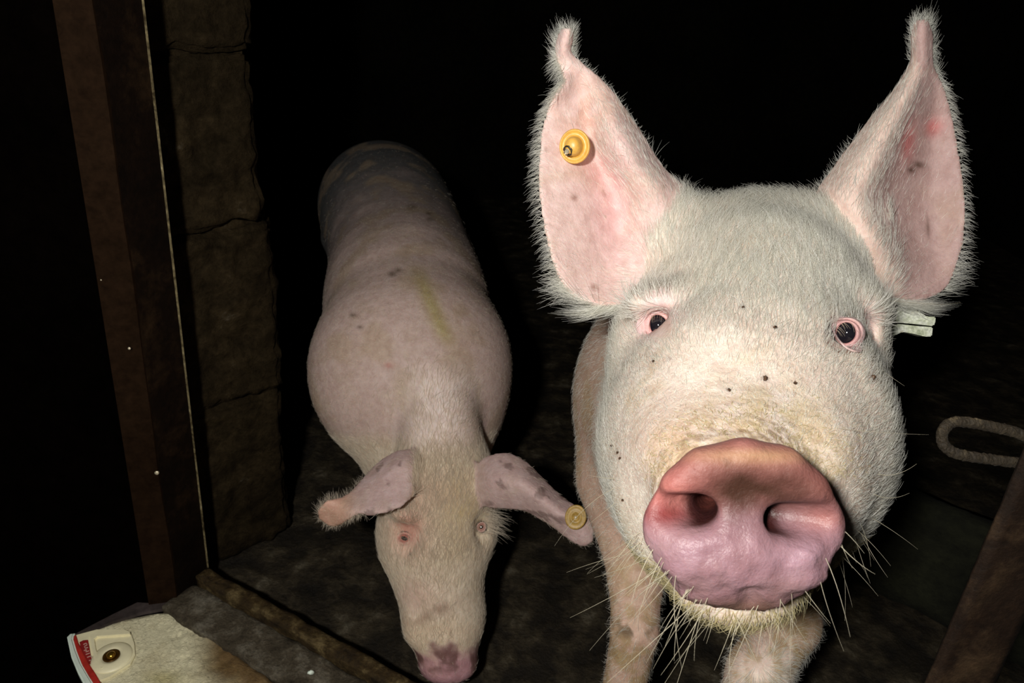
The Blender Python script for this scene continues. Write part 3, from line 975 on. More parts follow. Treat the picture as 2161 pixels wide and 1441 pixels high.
pts, rad = grow(V, N, Q, 120000, den, length * 1.25, flow, lift, 0.00017, k=5, curl=0.22, jit=0.12)


keep = np.ones(len(pts), bool)
for e in EYES:
    ea = E3(e[0] / e[2], e[1] / e[2])
    pj = pts[..., :2] / pts[..., 2:]
    dd = (((pj - ea) / E3(0.0165, 0.0155)) ** 2).sum(-1).min(1)
    keep &= dd > 1.0
pts, rad = pts[keep], rad[keep]


# fringes on the ear margins
def fringe(g, nn, v_i, n, u0, u1, length_fn, droop, spread=0.3):
    nu, nv = g.shape[:2]
    L = []
    for _ in range(n):
        u = RNG.uniform(u0, u1); i = int(u * (nu - 1))
        j = v_i
        jn = j + (3 if j == 0 else -3)
        o_ = g[i, j] - g[i, jn]; o_ /= np.linalg.norm(o_) + 1e-9
        p = g[i, j] - o_ * RNG.uniform(0, 0.004) + nn[i, j] * RNG.uniform(-0.003, 0.003)
        dirv = o_ + RNG.normal(0, spread, 3) + E3(0, 0.15, 0.2)
        dirv /= np.linalg.norm(dirv)
        ln = length_fn(u) * RNG.uniform(0.5, 1.2)
        dr = np.array(droop(u)) + RNG.normal(0, 0.12, 3)
        L.append([p + dirv * ln * t + dr * ln * t * t for t in np.linspace(0, 1, 5)])
    return np.array(L)


fr_sets = [
    fringe(gL, nL, 0, 1300, 0.0, 0.80, lambda u: 0.012 + 0.026 * max(0, 1 - u / 0.22), lambda u: (-0.15, -0.55 + 1.0 * max(0, 1 - u / 0.25), 0.1)),
    fringe(gL, nL, gL.shape[1] - 1, 380, 0.45, 0.88, lambda u: 0.006, lambda u: (0, 0.4, 0.1)),
    fringe(gL, nL, 0, 420, 0.72, 1.0, lambda u: 0.012, lambda u: (0.1, 0.7, 0.1), 0.5),
    fringe(gL, nL, gL.shape[1] - 1, 380, 0.78, 1.0, lambda u: 0.009, lambda u: (0.0, 0.8, 0.1), 0.5),
    fringe(gR, nR, gR.shape[1] - 1, 1100, 0.0, 0.82, lambda u: 0.010 + 0.022 * max(0, 1 - u / 0.25), lambda u: (0.15, -0.5 + 0.9 * max(0, 1 - u / 0.25), 0.1)),
    fringe(gR, nR, gR.shape[1] - 1, 420, 0.68, 1.0, lambda u: 0.012, lambda u: (0.0, 0.8, 0.1), 0.5),
    fringe(gR, nR, 0, 420, 0.72, 1.0, lambda u: 0.009, lambda u: (0.1, 0.8, 0.1), 0.5),
    fringe(gR, nR, 0, 160, 0.22, 0.45, lambda u: 0.007, lambda u: (-0.2, 0.9, 0.0), 0.4),
]
for i_, q0, cnt_ in ((0, 0, 0),):
    bot = []
    for g, nn, sx in ((gL, nL, -1), (gR, nR, 1)):
        for _ in range(420):
            v_ = RNG.uniform(0.0, 0.8) if sx < 0 else RNG.uniform(0.25, 1.0)
            j = int(v_ * (g.shape[1] - 1))
            p = g[0, j] + RNG.normal(0, 0.0015, 3)
            dirv = E3(sx * 0.75, -0.65, 0.2) + RNG.normal(0, 0.25, 3); dirv /= np.linalg.norm(dirv)
            ln = RNG.uniform(0.012, 0.036)
            bot.append([p + dirv * ln * t + E3(sx * 0.55, 0.38, 0) * ln * t * t for t in np.linspace(0, 1, 5)])
    fr_sets.append(np.array(bot))
fr_all = np.concatenate(fr_sets)
fr_rad = np.tile(0.00013 * (1 - 0.8 * np.linspace(0, 1, 5) ** 2), (len(fr_all), 1))
pts = np.concatenate([pts, fr_all]); rad = np.concatenate([rad, fr_rad])
coat = hair_obj('bristle_coat', c2w(pts.reshape(-1, 3)).reshape(pts.shape), rad, M_COAT, pig)
coat['kind'] = 'stuff'

pc_, rc_ = grow(V, N, Q, 7000, den_chin, np.where(chin > 0.3, 0.013, 0.0048), flow + E3(0, -0.8, 0.2), 0.55 + 0 * x, 0.00019, k=5, curl=0.35, jit=0.3)
M_COAT3 = hair_mat('yellowish_bristle', (0.66, 0.58, 0.34))
cb = hair_obj('muzzle_bristles', c2w(pc_.reshape(-1, 3)).reshape(pc_.shape), rc_, M_COAT3, pig)
cb['kind'] = 'stuff'; cb['label'] = 'yellowish bristles of the chin and the snout rim'

# stiff whiskers on chin, jaw and cheek
wh = []
def whisker(px, py, dx, dy, ln, bend=(0, 0, 0), fb_=0.6):
    d = skin_depth(bvh_big, px, py, None)
    if d is None or d > 0.85: return
    p = pc(px, py, d + 0.002)
    o_ = E3(dx, -dy, RNG.uniform(-0.5, 0.3)); o_ /= np.linalg.norm(o_)
    wh.append([p + o_ * ln * t + np.array(bend) * ln * t * t for t in np.linspace(0, 1, 7)])

OUT = [(1300, 1060), (1330, 1130), (1375, 1190), (1430, 1245), (1490, 1290), (1560, 1320), (1640, 1300), (1720, 1250), (1780, 1190), (1830, 1110)]
for _ in range(85):
    q = RNG.uniform(1.2, len(OUT) - 1.2); i = int(q); t = q - i
    px = OUT[i][0] * (1 - t) + OUT[i + 1][0] * t + RNG.normal(0, 10); py = OUT[i][1] * (1 - t) + OUT[i + 1][1] * t - RNG.uniform(4, 40)
    ang = (px - 1570) / 300
    whisker(px, py, ang * 1.1 - 0.15 + RNG.normal(0, 0.35), 1.0 + RNG.normal(0, 0.2), RNG.uniform(0.012, 0.045), (RNG.normal(0, 0.15), RNG.normal(-0.05, 0.12), 0))
for px, py, dx, dy, ln, bd in ((1385, 1205, -1.6, 0.75, 0.075, (0, .05, 0)), (1392, 1215, -1.2, 0.95, 0.070, (0, -.1, 0)), (1300, 1010, -1, 0.0, 0.022, (0, .1, 0)),
                               (1296, 1030, -1, 0.45, 0.055, (0.05, -.4, 0)), (1300, 1060, -1, 0.7, 0.035, (0, 0, 0)), (1345, 1165, -1, 0.16, 0.055, (0, -.1, 0)),
                               (1500, 1290, -0.75, 1.3, 0.085, (0, 0, 0)), (1480, 1282, -0.5, 1.5, 0.070, (0, 0, 0)), (1330, 1140, -1, .35, .04, (0, -.2, 0)), (1470, 1270, -1.2, 1.1, .075, (0, 0, 0)),
                               (1740, 900, 1.0, 0.15, 0.085, (0, .05, 0)), (1850, 1000, 1, 0.25, 0.03, (0, .5, 0)), (1840, 1040, 1, 0.6, 0.03, (.1, .5, 0)),
                               (1835, 1090, 0.9, 0.5, 0.045, (0, -.1, 0)), (1858, 780, 1, 0.8, 0.022, (0, 0, 0)), (1780, 1190, 0.5, 1.0, 0.05, (0, 0, 0)),
                               (1740, 1230, 0.3, 1.5, 0.085, (0, 0, 0)), (1720, 1240, 0.15, 1.5, 0.085, (0.1, 0, 0)), (1760, 1210, 0.7, 1.2, 0.06, (0, 0, 0))):
    whisker(px, py, dx, dy, ln, bd)
# long ones across the lower margin of the right-hand ear
p0 = pc(1865, 636, 0.75)
wh.append([pc(1868, 634, .748), pc(1895, 636, .748), pc(1925, 639, .75), pc(1955, 641, .752), pc(1985, 642, .755), pc(2008, 641, .757), pc(2028, 638, .76)])
wh.append([pc(1866, 640, .748), pc(1890, 634, .746), pc(1915, 625, .748), pc(1940, 612, .75), pc(1962, 600, .752), pc(1985, 585, .755), pc(2003, 572, .758)])
wh.append([pc(1385, 505, .75), pc(1395, 528, .738), pc(1402, 548, .734), pc(1408, 562, .731), pc(1414, 574, .729), pc(1420, 584, .728), pc(1424, 590, .728)])
wh = np.array(wh)
whr = np.tile(0.00024 * (1 - 0.82 * np.linspace(0, 1, 7)), (len(wh), 1)) * RNG.uniform(0.6, 1.15, (len(wh), 1))
w_ = hair_obj('whiskers', c2w(wh.reshape(-1, 3)).reshape(wh.shape), whr, M_WHISK, pig)
w_['kind'] = 'stuff'

# crumbs of mud caught in the hair
cv_, cf_ = [], []
for px, py, r_ in ((1614, 797, 5.5), (1567, 648, 3.5), (1634, 690, 3.6), (1300, 800, 3.2), (1537, 822, 3.0), (1378, 762, 2.5), (1842, 795, 5.0), (1849, 762, 3.4), (1302, 955, 2.8), (1307, 967, 2.2), (1676, 808, 2.5), (1313, 1055, 3.0), (1290, 940, 2.2)):
    d = skin_depth(bvh_big, px, py, 0.66) - 0.004
    q = pc(px, py, d); v_, f_ = lathe([(r_ * d / FPX * s_, h_) for s_, h_ in ((0.6, 0), (1.0, 0.0008), (0.8, 0.0016), (0.2, 0.002))], q, E3(0.1, 0.1, -1), 9, 0.8)
    v_ = v_ + RNG.normal(0, 0.0003, v_.shape)
    cf_ += [tuple(i + len(cv_) for i in f) for f in f_]; cv_ += list(v_)
M_CRUMB = plain_mat('dried_mud', (0.09, 0.045, 0.022), 0.8, noise_scale=200, var=0.4)
cr_ = mesh_obj('mud_crumbs', c2w(np.array(cv_)), cf_, M_CRUMB, pig); cr_['kind'] = 'stuff'

# ------------------------------------------------------------------ tags in the ears
M_YEL = plain_mat('yellow_plastic', (0.80, 0.46, 0.09), 0.38, noise_scale=200, var=0.18, bump=0.2, bdist=0.0006, sss=0.002)
M_YEL2 = plain_mat('aged_plastic', (0.42, 0.26, 0.06), 0.45, noise_scale=200, var=0.3)
M_MUD = plain_mat('mud', (0.045, 0.030, 0.016), 0.5, noise_scale=300, var=0.4, bump=0.6)
M_PIN = plain_mat('pin_metal', (0.75, 0.66, 0.48), 0.3, metal=0.4, noise_scale=300)
M_WTAG = rough_mat('dirty_white_plastic', [(0.30, (0.30, 0.34, 0.22)), (0.45, (0.62, 0.66, 0.50)), (0.6, (0.80, 0.82, 0.74)), (0.75, (0.42, 0.36, 0.12))], 60, 350, rough=0.35, bump=0.4, bdist=0.0006, spec=0.6)

gd = gL.reshape(-1, 3)
sp = np.stack([gd[:, 0] / gd[:, 2] * FPX + CX, CY - gd[:, 1] / gd[:, 2] * FPX], 1)
j = np.argmin(((sp - E3(1214, 310)) ** 2).sum(1))
tp = gd[j]
en = nL.reshape(-1, 3)[j]
tn = E3(-0.30, -0.24, -1.0); tn /= np.linalg.norm(tn)
tp = tp + E3(0, 0, -1.0) * 0.0095
def clear_of(tp, tn, gd, rad, gap):
    q = gd - tp; h_ = q @ tn; lat = np.linalg.norm(q - h_[:, None] * tn, axis=1)
    return tp + tn * (h_[lat < rad].max() + gap)


up_ = E3(0, 1, 0)
tp = clear_of(gd[j], tn, gd, 0.0185, 0.0036)
tp = pc(1213, 309, tp[2])
k_ = 0.0174
prof = [(k_ * 0.30, -0.014), (k_ * 0.30, -0.0016), (k_ * 0.9, -0.0015), (k_, -0.0005), (k_ * 1.01, 0.0008), (k_ * 0.98, 0.0022), (k_ * 0.93, 0.0028), (k_ * 0.88, 0.0022), (k_ * 0.80, 0.0012), (k_ * 0.66, 0.0012),
        (k_ * 0.58, 0.0022), (k_ * 0.56, 0.0055), (k_ * 0.54, 0.0095), (k_ * 0.49, 0.0125), (k_ * 0.40, 0.0146), (k_ * 0.25, 0.0158), (k_ * 0.1, 0.0162)]
v_, f_ = lathe(prof, tp, tn, 48, 0.92, up_)
tg = mesh_obj('ear_tag', c2w(v_), f_, M_YEL, pig)
tg['label'] = 'yellow plastic button ear tag with broken dome'


def at_tag(a, b_, h):
    e1 = up_ - tn * (up_ @ tn); e1 /= np.linalg.norm(e1); e2 = np.cross(tn, e1)
    if e2[0] < 0: e2 = -e2
    return tp + e2 * a + e1 * b_ + tn * h


mp = at_tag(-0.0046, -0.0040, 0.0132)
bmv, bmf = [], []
v_, f_ = lathe([(0.0048, -0.004), (0.0056, -0.001), (0.0054, 0.0008), (0.0040, 0.0014), (0.0030, -0.001), (0.001, -0.001)], mp, tn + E3(-0.5, -0.55, 0), 24, 0.95, up_)
v_ = v_ + RNG.normal(0, 0.00035, v_.shape)
m_ = mesh_obj('mud_plug', c2w(v_), f_, M_MUD, tg); m_['label'] = 'dark mud in the broken dome'
# sub-part: undo the offset once more only for the root
v_, f_ = lathe([(0.0026, -0.003), (0.0026, 0.001), (0.0021, 0.003), (0.0008, 0.0052), (0.0002, 0.0056)], mp + (tn + E3(-.3, -.6, 0)) * 0.0012, tn + E3(-0.25, -0.75, 0), 20, 1, up_)
p_ = mesh_obj('pin', c2w(v_), f_, M_PIN, tg); p_['label'] = 'pale pointed metal pin'

# the other tag, hanging behind the right-hand ear
def loft_box(poly, d0, d1, name, mat, parent, bev=0.0012):
    """poly in photo pixels, extruded between two distances, edges bevelled"""
    n = len(poly)
    import bmesh
    bm = bmesh.new()
    A = [bm.verts.new(c2w(pc(a, b_, d0))) for a, b_ in poly]
    s_ = [(pc(a, b_, d0) + E3(0, 0, d1 - d0)) for a, b_ in poly]
    B_ = [bm.verts.new(c2w(q)) for q in s_]
    bm.faces.new(A); bm.faces.new(B_[::-1])
    for i in range(n):
        bm.faces.new((A[i], B_[i], B_[(i + 1) % n], A[(i + 1) % n]))
    bmesh.ops.recalc_face_normals(bm, faces=bm.faces)
    bmesh.ops.bevel(bm, geom=bm.edges[:], offset=bev, segments=2, affect='EDGES')
    v = np.array([list(q.co) for q in bm.verts]); f = [tuple(q.index for q in fc.verts) for fc in bm.faces]
    bm.verts.index_update()
    f = [tuple(q.index for q in fc.verts) for fc in bm.faces]
    bm.free()
    return mesh_obj(name, v, f, mat, parent, smooth=False)


dT = 0.800
t2 = loft_box([(1896, 648), (1912, 650), (1938, 655), (1958, 668), (1976, 668), (1975, 682), (1971, 688), (1938, 684), (1893, 680), (1893, 663)], dT, dT + 0.016, 'ear_tag', M_WTAG, pig)
t2['label'] = 'dirty white plastic tag with a slot, behind the ear'
loft_box([(1893, 683), (1938, 688), (1970, 690), (1968, 710), (1952, 710), (1934, 705), (1906, 700), (1893, 706), (1880, 711), (1881, 694)], dT, dT + 0.014, 'clasp', M_WTAG, t2)
v_, f_ = lathe([(0.0032, -0.0008), (0.0034, 0.0002), (0.0026, 0.0006), (0.0016, 0.0002)], pc(1888, 703, dT - 0.0005), E3(0, 0, -1), 20)
mesh_obj('rivet', c2w(v_), f_, M_MUD, t2)
v_, f_ = lathe([(0.0040, 0), (0.0036, 0.02), (0.0036, 0.032)], pc(1905, 668, dT + 0.012), pc(1898, 610, 0.802) - pc(1905, 668, dT + 0.012), 16)
mesh_obj('stem', c2w(v_), f_, M_WTAG, t2)

# ------------------------------------------------------------------ small things under the feet of the animal: cloven hooves
M_HOOF = plain_mat('hoof_horn', (0.16, 0.11, 0.06), 0.5, noise_scale=90, var=0.3, bump=0.3)
def hoof(parent, ankle_w, fwd=(0, -1, 0), s=1.0):
    fw = np.array(fwd, float); fw /= np.linalg.norm(fw)
    sd = np.cross(fw, (0, 0, 1.0))
    V_, F_ = [], []
    for sg in (-1, 1):
        b0 = len(V_)
        prof_ = [(0.0, 0.026, 0.019), (0.02, 0.034, 0.022), (0.045, 0.027, 0.018), (0.062, 0.016, 0.012)]
        secs = []
        for (zz, ln, wd) in prof_:
            for i in range(16):
                t = 2 * math.pi * i / 16
                lx = math.cos(t) * ln * s + (0.018 - zz * 0.25) * s
                wy = math.sin(t) * wd * s * 0.72 + sg * 0.0165 * s
                V_.append(np.array([ankle_w[0], ankle_w[1], 0.0]) + fw * lx + sd * wy + np.array([0, 0, 0.002 + zz * s]))
        for j in range(3):
            for i in range(16):
                F_.append((b0 + j * 16 + i, b0 + j * 16 + (i + 1) % 16, b0 + (j + 1) * 16 + (i + 1) % 16, b0 + (j + 1) * 16 + i))
        F_.append(tuple(b0 + i for i in range(16))[::-1]); F_.append(tuple(b0 + 48 + i for i in range(16)))
    return mesh_obj('hoof', V_, F_, M_HOOF, parent)


w = c2w(pc(1337, 1400, 0.98)); hoof(pig, (w[0] - 0.01, w[1], 0))
w = c2w(pc(1600, 1420, 0.90)); hoof(pig, (w[0] - 0.035, w[1] - 0.03, 0), (-0.3, -1, 0))
hoof(pig, (0.42, 1.66, 0)); hoof(pig, (0.76, 1.66, 0))
# ------------------------------------------------------------------ pig further back, nose to the ground
FEYE = (pc(856, 1134, 1.20), pc(1022, 1118, 1.235))


def far_sdf():
    sh = E3(-0.196, -0.030, 1.46)
    loin = pc(848, 552, 1.78); rump = pc(808, 432, 2.12); tail = pc(800, 420, 2.26)
    wl = c2w(sh)
    fl1 = w2c((wl[0] - 0.055, wl[1] + 0.03, 0.22)); flf = w2c((wl[0] - 0.04, wl[1] + 0.02, 0.04))
    fr1 = w2c((wl[0] + 0.075, wl[1] + 0.03, 0.22)); frf = w2c((wl[0] + 0.075, wl[1] + 0.02, 0.04))
    wr = c2w(rump)
    hl1 = w2c((wr[0] - 0.10, wr[1] + 0.03, 0.26)); hlf = w2c((wr[0] - 0.10, wr[1] + 0.08, 0.04))
    hr1 = w2c((wr[0] + 0.10, wr[1] + 0.03, 0.26)); hrf = w2c((wr[0] + 0.10, wr[1] + 0.08, 0.04))
    globals()['FAR_FEET'] = [c2w(q) for q in (flf, frf, hlf, hrf)]

    def f(X):
        d = sd_ell(X, (-0.130, -0.320, 1.285), (0.103, 0.095, 0.088))
        d = smin(d, sd_ell(X, (-0.122, -0.245, 1.285), (0.082, 0.070, 0.080)), 0.04)
        d = smin(d, sd_cone(X, (-0.132, -0.365, 1.275), pc(938, 1300, 1.255), 0.088, 0.066), 0.03)
        d = smin(d, sd_cone(X, pc(938, 1300, 1.255), pc(945, 1375, 1.24), 0.066, 0.050), 0.02)
        d = smin(d, sd_ell(X, pc(875, 1318, 1.215), (0.016, 0.030, 0.02)), 0.02)
        for e in FEYE:
            d = smax(d, -sd_ell(X, e, (0.022, 0.026, 0.013)), 0.02)
        d = smin(d, sd_ell(X, pc(860, 1085, 1.205), (0.028, 0.012, 0.016)), 0.02)
        # neck ridge over the shoulders
        d = smin(d, sd_cone(X, (-0.120, -0.240, 1.300), (-0.135, -0.080, 1.335), 0.083, 0.062), 0.035)
        t = sd_ell(X, sh, (0.190, 0.165, 0.185))
        t = smin(t, sd_ell(X, sh + E3(-0.06, -0.05, -0.03), (0.125, 0.14, 0.13)), 0.05)
        t = smin(t, sd_ell(X, sh + E3(0.075, -0.07, -0.02), (0.110, 0.14, 0.12)), 0.05)
        t = smin(t, sd_cone(X, sh, (-0.175, -0.215, 1.445), 0.15, 0.115), 0.06)
        t = smin(t, sweep(X, (sh + E3(0, 0, 0.0), sh * 0.6 + loin * 0.4 + E3(0, 0.01, 0), loin, loin * 0.45 + rump * 0.55 + E3(0, 0.012, 0), rump, tail),
                          (0.160, 0.178, 0.172, 0.180, 0.180, 0.14), 18), 0.035)
        for a, b_, r0 in ((fl1, flf, 0.07), (fr1, frf, 0.07), (hl1, hlf, 0.09), (hr1, hrf, 0.09)):
            t = smin(t, sd_cone(X, w2c(c2w(a) + [0, 0, 0.14]), a, r0, 0.040), 0.05)
            t = smin(t, sd_cone(X, a, b_, 0.036, 0.025), 0.02)
        d = smin(d, t, 0.022)
        s_ = sd_ell(X, pc(946, 1402, 1.235), (0.049, 0.026, 0.042))
        for sx in (-1, 1):
            s_ = smax(s_, -sd_cone(X, pc(946, 1414, 1.200) + E3(sx * 0.019, -0.004, 0), pc(946, 1402, 1.225) + E3(sx * 0.015, 0, 0), 0.008, 0.006), 0.006)
        d = smin(d, s_, 0.010)
        return d
    return f


ff_ = far_sdf()
gx = axis_grid([(-0.66, -0.26, 0.009), (-0.26, 0.0, 0.0045), (0.0, 0.08, 0.009)])
gy = axis_grid([(-1.02, -0.49, 0.010), (-0.49, -0.16, 0.0045), (-0.16, 0.66, 0.009)])
gz = axis_grid([(1.12, 1.36, 0.0045), (1.36, 2.60, 0.011)])
bv, bq = surface_nets(ff_, gx, gy, gz)


def slices2(S):
    rows = []
    for xt, yt, xb, yb, D in S:
        m = len(D)
        rows.append([pc(xt + (xb - xt) * i / (m - 1), yt + (yb - yt) * i / (m - 1), D[i]) for i in range(m)])
    return rows


FLE = slices2([
    (915, 975, 905, 1050, (1.235, 1.232, 1.230, 1.228, 1.226)),
    (880, 952, 885, 1040, (1.240, 1.215, 1.206, 1.206, 1.215)),
    (846, 950, 872, 1048, (1.238, 1.200, 1.190, 1.186, 1.180)),
    (812, 966, 848, 1070, (1.232, 1.198, 1.185, 1.174, 1.160)),
    (784, 990, 812, 1082, (1.226, 1.198, 1.182, 1.168, 1.155)),
    (762, 1015, 782, 1088, (1.216, 1.192, 1.178, 1.165, 1.156)),
    (742, 1036, 756, 1086, (1.200, 1.186, 1.174, 1.164, 1.160)),
    (724, 1048, 738, 1096, (1.188, 1.178, 1.170, 1.166, 1.165)),
    (706, 1052, 718, 1108, (1.178, 1.174, 1.174, 1.178, 1.186)),
    (690, 1056, 698, 1110, (1.170, 1.176, 1.184, 1.190, 1.196)),
    (676, 1070, 680, 1098, (1.172, 1.178, 1.184, 1.188, 1.192)),
    (670, 1080, 671, 1090, (1.178, 1.180, 1.184, 1.186, 1.188)),
])
FRE = slices2([
    (1000, 985, 1005, 1065, (1.240, 1.235, 1.230, 1.232, 1.235)),
    (1030, 962, 1040, 1072, (1.235, 1.212, 1.196, 1.204, 1.222)),
    (1070, 956, 1076, 1074, (1.232, 1.200, 1.180, 1.188, 1.210)),
    (1106, 972, 1108, 1078, (1.226, 1.192, 1.170, 1.180, 1.200)),
    (1140, 1004, 1140, 1094, (1.216, 1.184, 1.163, 1.172, 1.190)),
    (1172, 1036, 1170, 1114, (1.204, 1.176, 1.158, 1.166, 1.182)),
    (1200, 1058, 1196, 1134, (1.190, 1.168, 1.154, 1.162, 1.174)),
    (1224, 1072, 1216, 1148, (1.180, 1.164, 1.154, 1.158, 1.166)),
    (1242, 1088, 1236, 1152, (1.172, 1.162, 1.156, 1.158, 1.162)),
    (1254, 1108, 1252, 1142, (1.166, 1.162, 1.160, 1.160, 1.162)),
])
hL, mL, vL, fL = ear_sheet(FLE, 60, 30, thick=0.008)
hR, mR, vR, fR = ear_sheet(FRE, 60, 30, thick=0.008)
V, Q, N = fuse([(bv, bq), (vL, fL), (vR, fR)], VOX * 1.45, 2)
x, y, z = V.T
dpx = x / z * FPX + CX; dpy = CY - y / z * FPX
nz1 = vnoise(V, 12, 3); nz2 = vnoise(V + 3, 38, 3)
kd = KDTree(hL.shape[0] * hL.shape[1] + hR.shape[0] * hR.shape[1])
allp = np.concatenate([hL.reshape(-1, 3), hR.reshape(-1, 3)])
for i, p in enumerate(allp): kd.insert(p, i)
kd.balance()
onE = np.zeros(len(V)); 
for i in np.nonzero((z < 1.27) & (y < -0.15) & (y > -0.36) & ((x < -0.16) | (x > -0.08)))[0]:
    _, j, dist = kd.find(V[i])
    if dist < 0.0065: onE[i] = 1
head = (1 - sstep(y, -0.20, -0.15)) * (z < 1.40) * (1 - onE)
neckw = np.exp(-(((x + 0.128) / 0.062) ** 2)) * sstep(-y, 0.02, 0.08) * (z < 1.33) * (1 - onE)
c = np.tile(E3(0.60, 0.455, 0.415), (len(V), 1))
c = blend(c, (0.075, 0.085, 0.09), sstep(z + nz1 * 0.12, 1.36, 1.90) * 0.95)  # loin and rump darkened with depth: the lamp's falloff painted as grey
c = blend(c, (0.86, 0.74, 0.70), neckw)
c = blend(c, (0.46, 0.34, 0.22), (1 - neckw) * (1 - head) * (1 - onE) * sstep(nz1, 0.0, 0.5) * 0.45)
c = blend(c, (0.42, 0.35, 0.12), np.exp(-(((dpx - (885 + (dpy - 580) * 0.42)) / 20) ** 2)) * sstep(dpy, 540, 620) * (1 - sstep(dpy, 690, 760)) * (z < 1.7) * 0.75)
for a_, b_, r_ in ((868, 436, 9), (908, 462, 8), (828, 578, 10), (840, 570, 8), (760, 690, 6), (905, 450, 6), (745, 665, 8)):
    c = blend(c, (0.14, 0.10, 0.07), np.exp(-(((dpx - a_) / r_) ** 2 + ((dpy - b_) / (r_ * 0.6)) ** 2)) * 0.8 * (y > -0.1))
c = blend(c, (0.55, 0.26, 0.22), np.exp(-(((dpx - 820) / 9) ** 2 + ((dpy - 771) / 6) ** 2)) * 0.8)
# head: cream, tan forehead, pink sockets, muddy nose
c = blend(c, (0.72, 0.62, 0.50), head)
c = blend(c, (0.52, 0.40, 0.20), head * np.exp(-(((dpx - 965) / 62) ** 2 + ((dpy - 1075) / 85) ** 2)) * (0.75 + 0.4 * nz2))
c = blend(c, (0.58, 0.27, 0.22), head * np.exp(-(((dpx - 862) / 40) ** 2 + ((dpy - 1120) / 52) ** 2)) * 0.9)
c = blend(c, (0.50, 0.30, 0.22), head * np.exp(-(((dpx - 900) / 55) ** 2 + ((dpy - 1040) / 40) ** 2)) * 0.6)
c = blend(c, (0.62, 0.40, 0.36), head * np.exp(-(((dpx - 880) / 50) ** 2 + ((dpy - 1260) / 40) ** 2)) * 0.6)
c = blend(c, (0.28, 0.16, 0.11), head * np.exp(-(((dpx - 900) / 70) ** 2 + ((dpy - 1300 + (dpx - 900) * 0.45) / 16) ** 2)) * np.clip(0.6 + nz2 * 1.5, 0, 1))
c = blend(c, (0.70, 0.56, 0.42), head * sstep(dpy, 1290, 1330) * 0.6)
nose = head * sstep(dpy + nz2 * 25, 1352, 1395)
c = blend(c, (0.52, 0.29, 0.32), nose)
c = blend(c, (0.14, 0.07, 0.06), nose * sstep(nz2, -0.15, 0.25) * (1 - sstep(dpy, 1405, 1430)) * 0.85)
c = blend(c, (0.10, 0.06, 0.05), (np.exp(-(((dpx - 852) / 9) ** 2 + ((dpy - 1136) / 9) ** 2)) + np.exp(-(((dpx - 866) / 4) ** 2 + ((dpy - 1170) / 4) ** 2))) * head)
onEc = onE * sstep(np.abs(x + 0.105), 0.040, 0.080)
c = blend(c, (0.60, 0.44, 0.43), onEc)
c = blend(c, (0.66, 0.38, 0.28), onE * (1 - sstep(dpx, 715, 765)) * 0.8)
c = blend(c, (0.20, 0.13, 0.12), onEc * sstep(nz2, 0.36, 0.50) * 0.7)
c = np.clip(c, 0.01, 0.95)

fpig = empty('pig', c2w(E3(-0.196, -0.03, 1.46)) * [1, 1, 0])
tag(fpig, 'smaller pig behind on the left, head lowered to the floor, seen from above', 'pig')
bvh_far = BVHTree.FromPolygons([Vector(p) for p in V], Q.tolist())
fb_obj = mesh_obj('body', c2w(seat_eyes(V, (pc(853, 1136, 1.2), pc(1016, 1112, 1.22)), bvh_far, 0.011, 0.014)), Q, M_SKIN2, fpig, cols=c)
a = fb_obj.data.attributes.new('wet', 'FLOAT', 'POINT')
a.data.foreach_set('value', (nose * 0.6).astype(np.float32))
make_eye(fpig, bvh_far, 853, 1136, 1.2, 0.0058, 0.0030, -0.4, tone=(0.66, 0.42, 0.36), lid_out=(0.013, 0.010), Rb=0.0115, sink=0.0095)
make_eye(fpig, bvh_far, 1016, 1112, 1.22, 0.0035, 0.0028, 0.6, tone=(0.62, 0.48, 0.42), lid_out=(0.008, 0.009), Rb=0.0110, sink=0.0095)

flow = np.zeros_like(V)
flow[:] = (0, -0.1, 1.0)
flow = flow * (1 - head[:, None]) + head[:, None] * E3(0, 1.0, 0.25)
flow = flow + neckw[:, None] * E3(0.0, 1.3, 0)
eflow = np.where((x < -0.13)[:, None], V - E3(-0.13, -0.22, 1.23), V - E3(-0.06, -0.22, 1.23))
flow = flow * (1 - onE[:, None]) + eflow * onE[:, None] * 5
den = 0.35 + 0.75 * head + 0.6 * neckw - 0.22 * onE
den *= 1 - 0.95 * np.clip(nose * 1.5, 0, 1)
for e in FEYE: den *= 1 - 0.9 * np.clip(gauss(V, e, (0.012, 0.011, 0.05)), 0, 1)
den *= (V[:, 2] < 2.0) * (1 - 0.92 * sstep(V[:, 2], 1.40, 1.70))
facing = -(N * V).sum(1) / np.linalg.norm(V, axis=1)
den *= sstep(facing, -0.5, -0.1)
length = 0.011 + 0.010 * neckw + 0.006 * head * (dpy < 1200) - 0.004 * head * (dpy > 1250)
pts, rad = grow(V, N, Q, 30000, den, length, flow, 0.22 + 0 * x, 0.00022, k=4, curl=0.3, jit=0.22)
fr_ = np.concatenate([
    fringe(hL, mL, 0, 260, 0.3, 1.0, lambda u: 0.010, lambda u: (-0.2, 0.4, 0.1), 0.5),
    fringe(hL, mL, hL.shape[1] - 1, 260, 0.5, 1.0, lambda u: 0.010, lambda u: (-0.2, -0.2, 0.1), 0.5),
    fringe(hR, mR, hR.shape[1] - 1, 300, 0.05, 1.0, lambda u: 0.006 + 0.028 * max(0, 1 - u / 0.2), lambda u: (0.5, 0.2, 0.1), 0.5)])[:, [0, 1, 3, 4]]
pts = np.concatenate([pts, fr_]); rad = np.concatenate([rad, np.tile([0.00016, 0.00014, 0.0001, 0.00003], (len(fr_), 1))])
tufts = []
